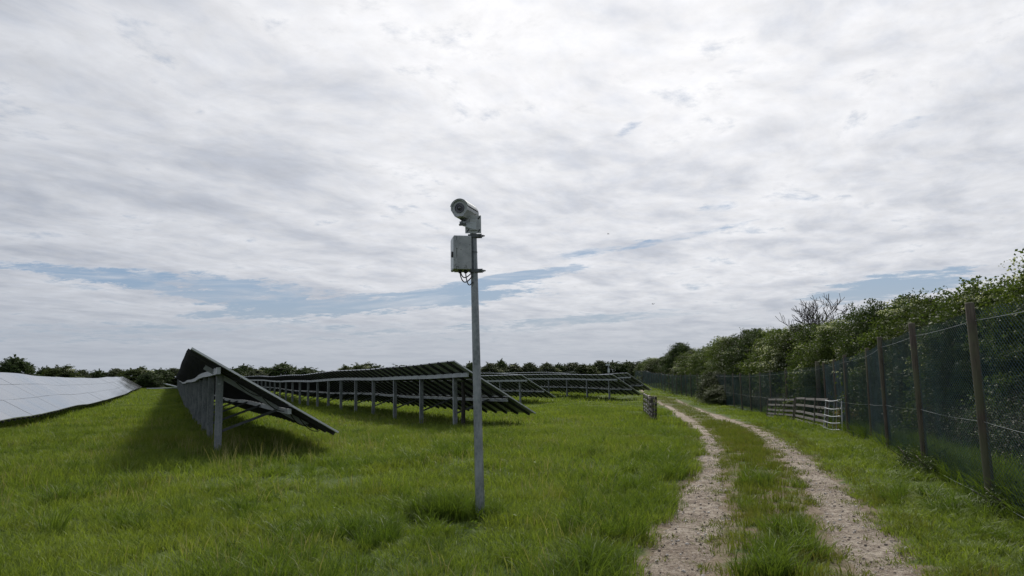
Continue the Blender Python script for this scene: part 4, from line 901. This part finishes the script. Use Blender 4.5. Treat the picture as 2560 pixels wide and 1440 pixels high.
# undergrowth behind the fence: brambles, nettles, ivy (uncountable)
def leaf_clump(seed, mt, leaf, n=70, r=0.3, h=0.35):
    rs = np.random.RandomState(seed); a_ = rs.rand(n)*6.283; rr = r*np.sqrt(rs.rand(n)); Pn = np.stack([rr*np.cos(a_), rr*np.sin(a_), h*rs.rand(n)], 1)
    nr = np.stack([rs.randn(n)*.6, rs.randn(n)*.6, 0.8+0*a_], 1); nr /= np.linalg.norm(nr, axis=1)[:, None]; t1 = np.cross(nr, rs.randn(n, 3)); t1 /= np.linalg.norm(t1, axis=1)[:, None]; t2 = np.cross(nr, t1); s = leaf*(.6+.8*rs.rand(n))[:, None]
    V = np.stack([Pn-t1*s, Pn-t2*s*.6, Pn+t1*s, Pn+t2*s*.6], 1).reshape(-1, 3)
    return bpy.data.objects.new('leaf_clump_source', np_mesh('leaf_clump', V, np.arange(n*4).reshape(-1, 4), mt))
UG = [leaf_clump(1, M['bramble'], .010, 380), leaf_clump(2, M['leaf_dark'], .011, 380), leaf_clump(3, M['tangle'], .010, 380), leaf_clump(4, M['tangle'], .010, 380)]
rs = np.random.RandomState(8); n = 15000; y = 4+rs.rand(n)**1.25*70; dpt = 1.0+rs.rand(n)*3.0
x = np.interp(y, FY, FX)+dpt; zz_ = terrain(x, y)+np.clip(0.05+0.42*dpt*(0.4+vn(x, y, 0.6, 3)), 0, 1.5)*rs.rand(n)**0.6
instancer('undergrowth', np.stack([x, y, zz_], 1), rs.rand(n)*6.28, rs.randn(n)*.4, np.repeat((0.8+0.9*rs.rand(n))[:, None], 3, 1), UG, 9)
rs = np.random.RandomState(18); n = 3600; y = 3+rs.rand(n)**1.3*40; x = np.interp(y, FY, FX)+0.08+rs.rand(n)*1.7
instancer('rank_grass', np.stack([x, y, terrain(x, y)], 1), rs.rand(n)*6.28, rs.randn(n)*.15, np.stack([0.9+.4*rs.rand(n), 0.9+.4*rs.rand(n), 0.7+0.9*rs.rand(n)], 1), TL, 19)
WD = [leaf_clump(11, M['grass_long'], .022, 26, .10, .14), leaf_clump(12, M['leaf'], .020, 22, .1, .12)]
x, y, rs = zone(4, 24, 1.3, 51); k = (rut_dist(x, y) > .35) & (~between_ruts(x, y)) & (vn(x, y, .8, 6) > .55); x, y = x[k], y[k]
instancer('meadow_weeds', np.stack([x, y, zground(x, y)], 1), rs.rand(len(x))*6.28, rs.randn(len(x))*.1, np.repeat((0.5+.5*rs.rand(len(x)))[:, None], 3, 1), WD, 52)
for k, (x_, y_, h_, lab) in enumerate([(6.0, 11.2, .35, 'dark weedy clump at the foot of the second fence post'), (6.3, 12.3, .4, 'leafy weed clump just beyond the second fence post'), (5.15, 8.2, .3, 'dark leafy weed clump at the foot of the nearest fence post')]):
    root = empty('weed_clump', (x_+.25, y_, tz(x_, y_))); tag(root, lab, 'plant'); cm3, _ = crown_mesh(400+k, 0.62, 0.62, h_*.8, 50, 50, 0.012, M['leaf_dark'], 1.0); link('leaves', cm3, root, kind='stuff')
    mb = MB()
    for q_ in range(7): mb.tube([(0, 0, 0), (0.25*math.cos(q_*.9), 0.25*math.sin(q_*.9), h_*.5), (.4*math.cos(q_*.9), .4*math.sin(q_*.9), h_*.8)], .006, 4)
    mb.build('stems', M['bark'], root)

# ------------------------------------------------------------------ small far things
root = empty('far_camera_pole', (19.2, 150.0, tz(19.2, 150))); tag(root, 'tiny white camera pole in front of the distant hedge', 'pole')
mb = MB(); mb.tube([(0, 0, 0), (0, 0, 3.2)], .09, 6); mb.build('shaft', M['galv'], root); mb = MB(); mb.box((0, -.2, 2.3), (.4, .3, .8)); mb.build('box', M['door'], root); mb = MB(); mb.box((-.15, -.2, 3.45), (.8, .3, .3)); mb.build('camera_head', M['door'], root)
mb = MB(); pts = [Vector((-57.5+1.9*k, 117+1.5*k, 0)) for k in range(6)]
for p_ in pts: p_.z = tz(p_.x, p_.y)+0.25
mb.tube(pts, 0.09, 5); o = mb.build('pale_pipe', M['door']); tag(o, 'long pale pipe lying in the far grass between the two left rows', 'pipe')
mb = MB(); mb.tube([(-3.2, 0, 1.5), (0, 0, 0.9), (3.4, 0, 0)], 0.16, 5); o = mb.build('fallen_pole', M['door'], None, Matrix.Translation((-66, 140, tz(-66, 140)))); tag(o, 'pale pole leaning in front of the far bushes, left of the raised table', 'pole')
def bird(x, y, z, s, rz, lab):
    mb = MB(); mb.tube([(0, -.5*s, 0), (0, -.2*s, 0), (0, .2*s, 0), (0, .6*s, 0)], [.03*s, .13*s, .12*s, .02*s], 6); b_ = mb.build('body', M['black']); b_.matrix_world = Matrix.Translation((x, y, z)) @ Matrix.Rotation(rz, 4, 'Z')
    root = empty('bird', (x, y, z), rz); tag(root, lab, 'bird', 'birds in the sky'); b_.parent = root; b_.matrix_local = Matrix()
    for sg in (-1, 1):
        mb = MB(); mb.add([(sg*.1*s, -.1*s, 0), (sg*.6*s, -.2*s, .25*s), (sg*1.1*s, .15*s, .1*s), (sg*.5*s, .15*s, .2*s), (sg*.1*s, .2*s, 0), (sg*.1*s, .05*s, -.04*s), (sg*.6*s, 0, .2*s)], [(0, 1, 3, 4), (1, 2, 3), (0, 4, 3, 6), (0, 6, 1)]); mb.build('wing', M['black'], root)
bird(19.5, 102, 11.2, 0.35, 0.6, 'tiny dark bird low in the sky above the far end of the track')
bird(8.0, 60, 13.1, 0.18, 1.0, 'tiny bird speck high in the sky right of the camera pole')
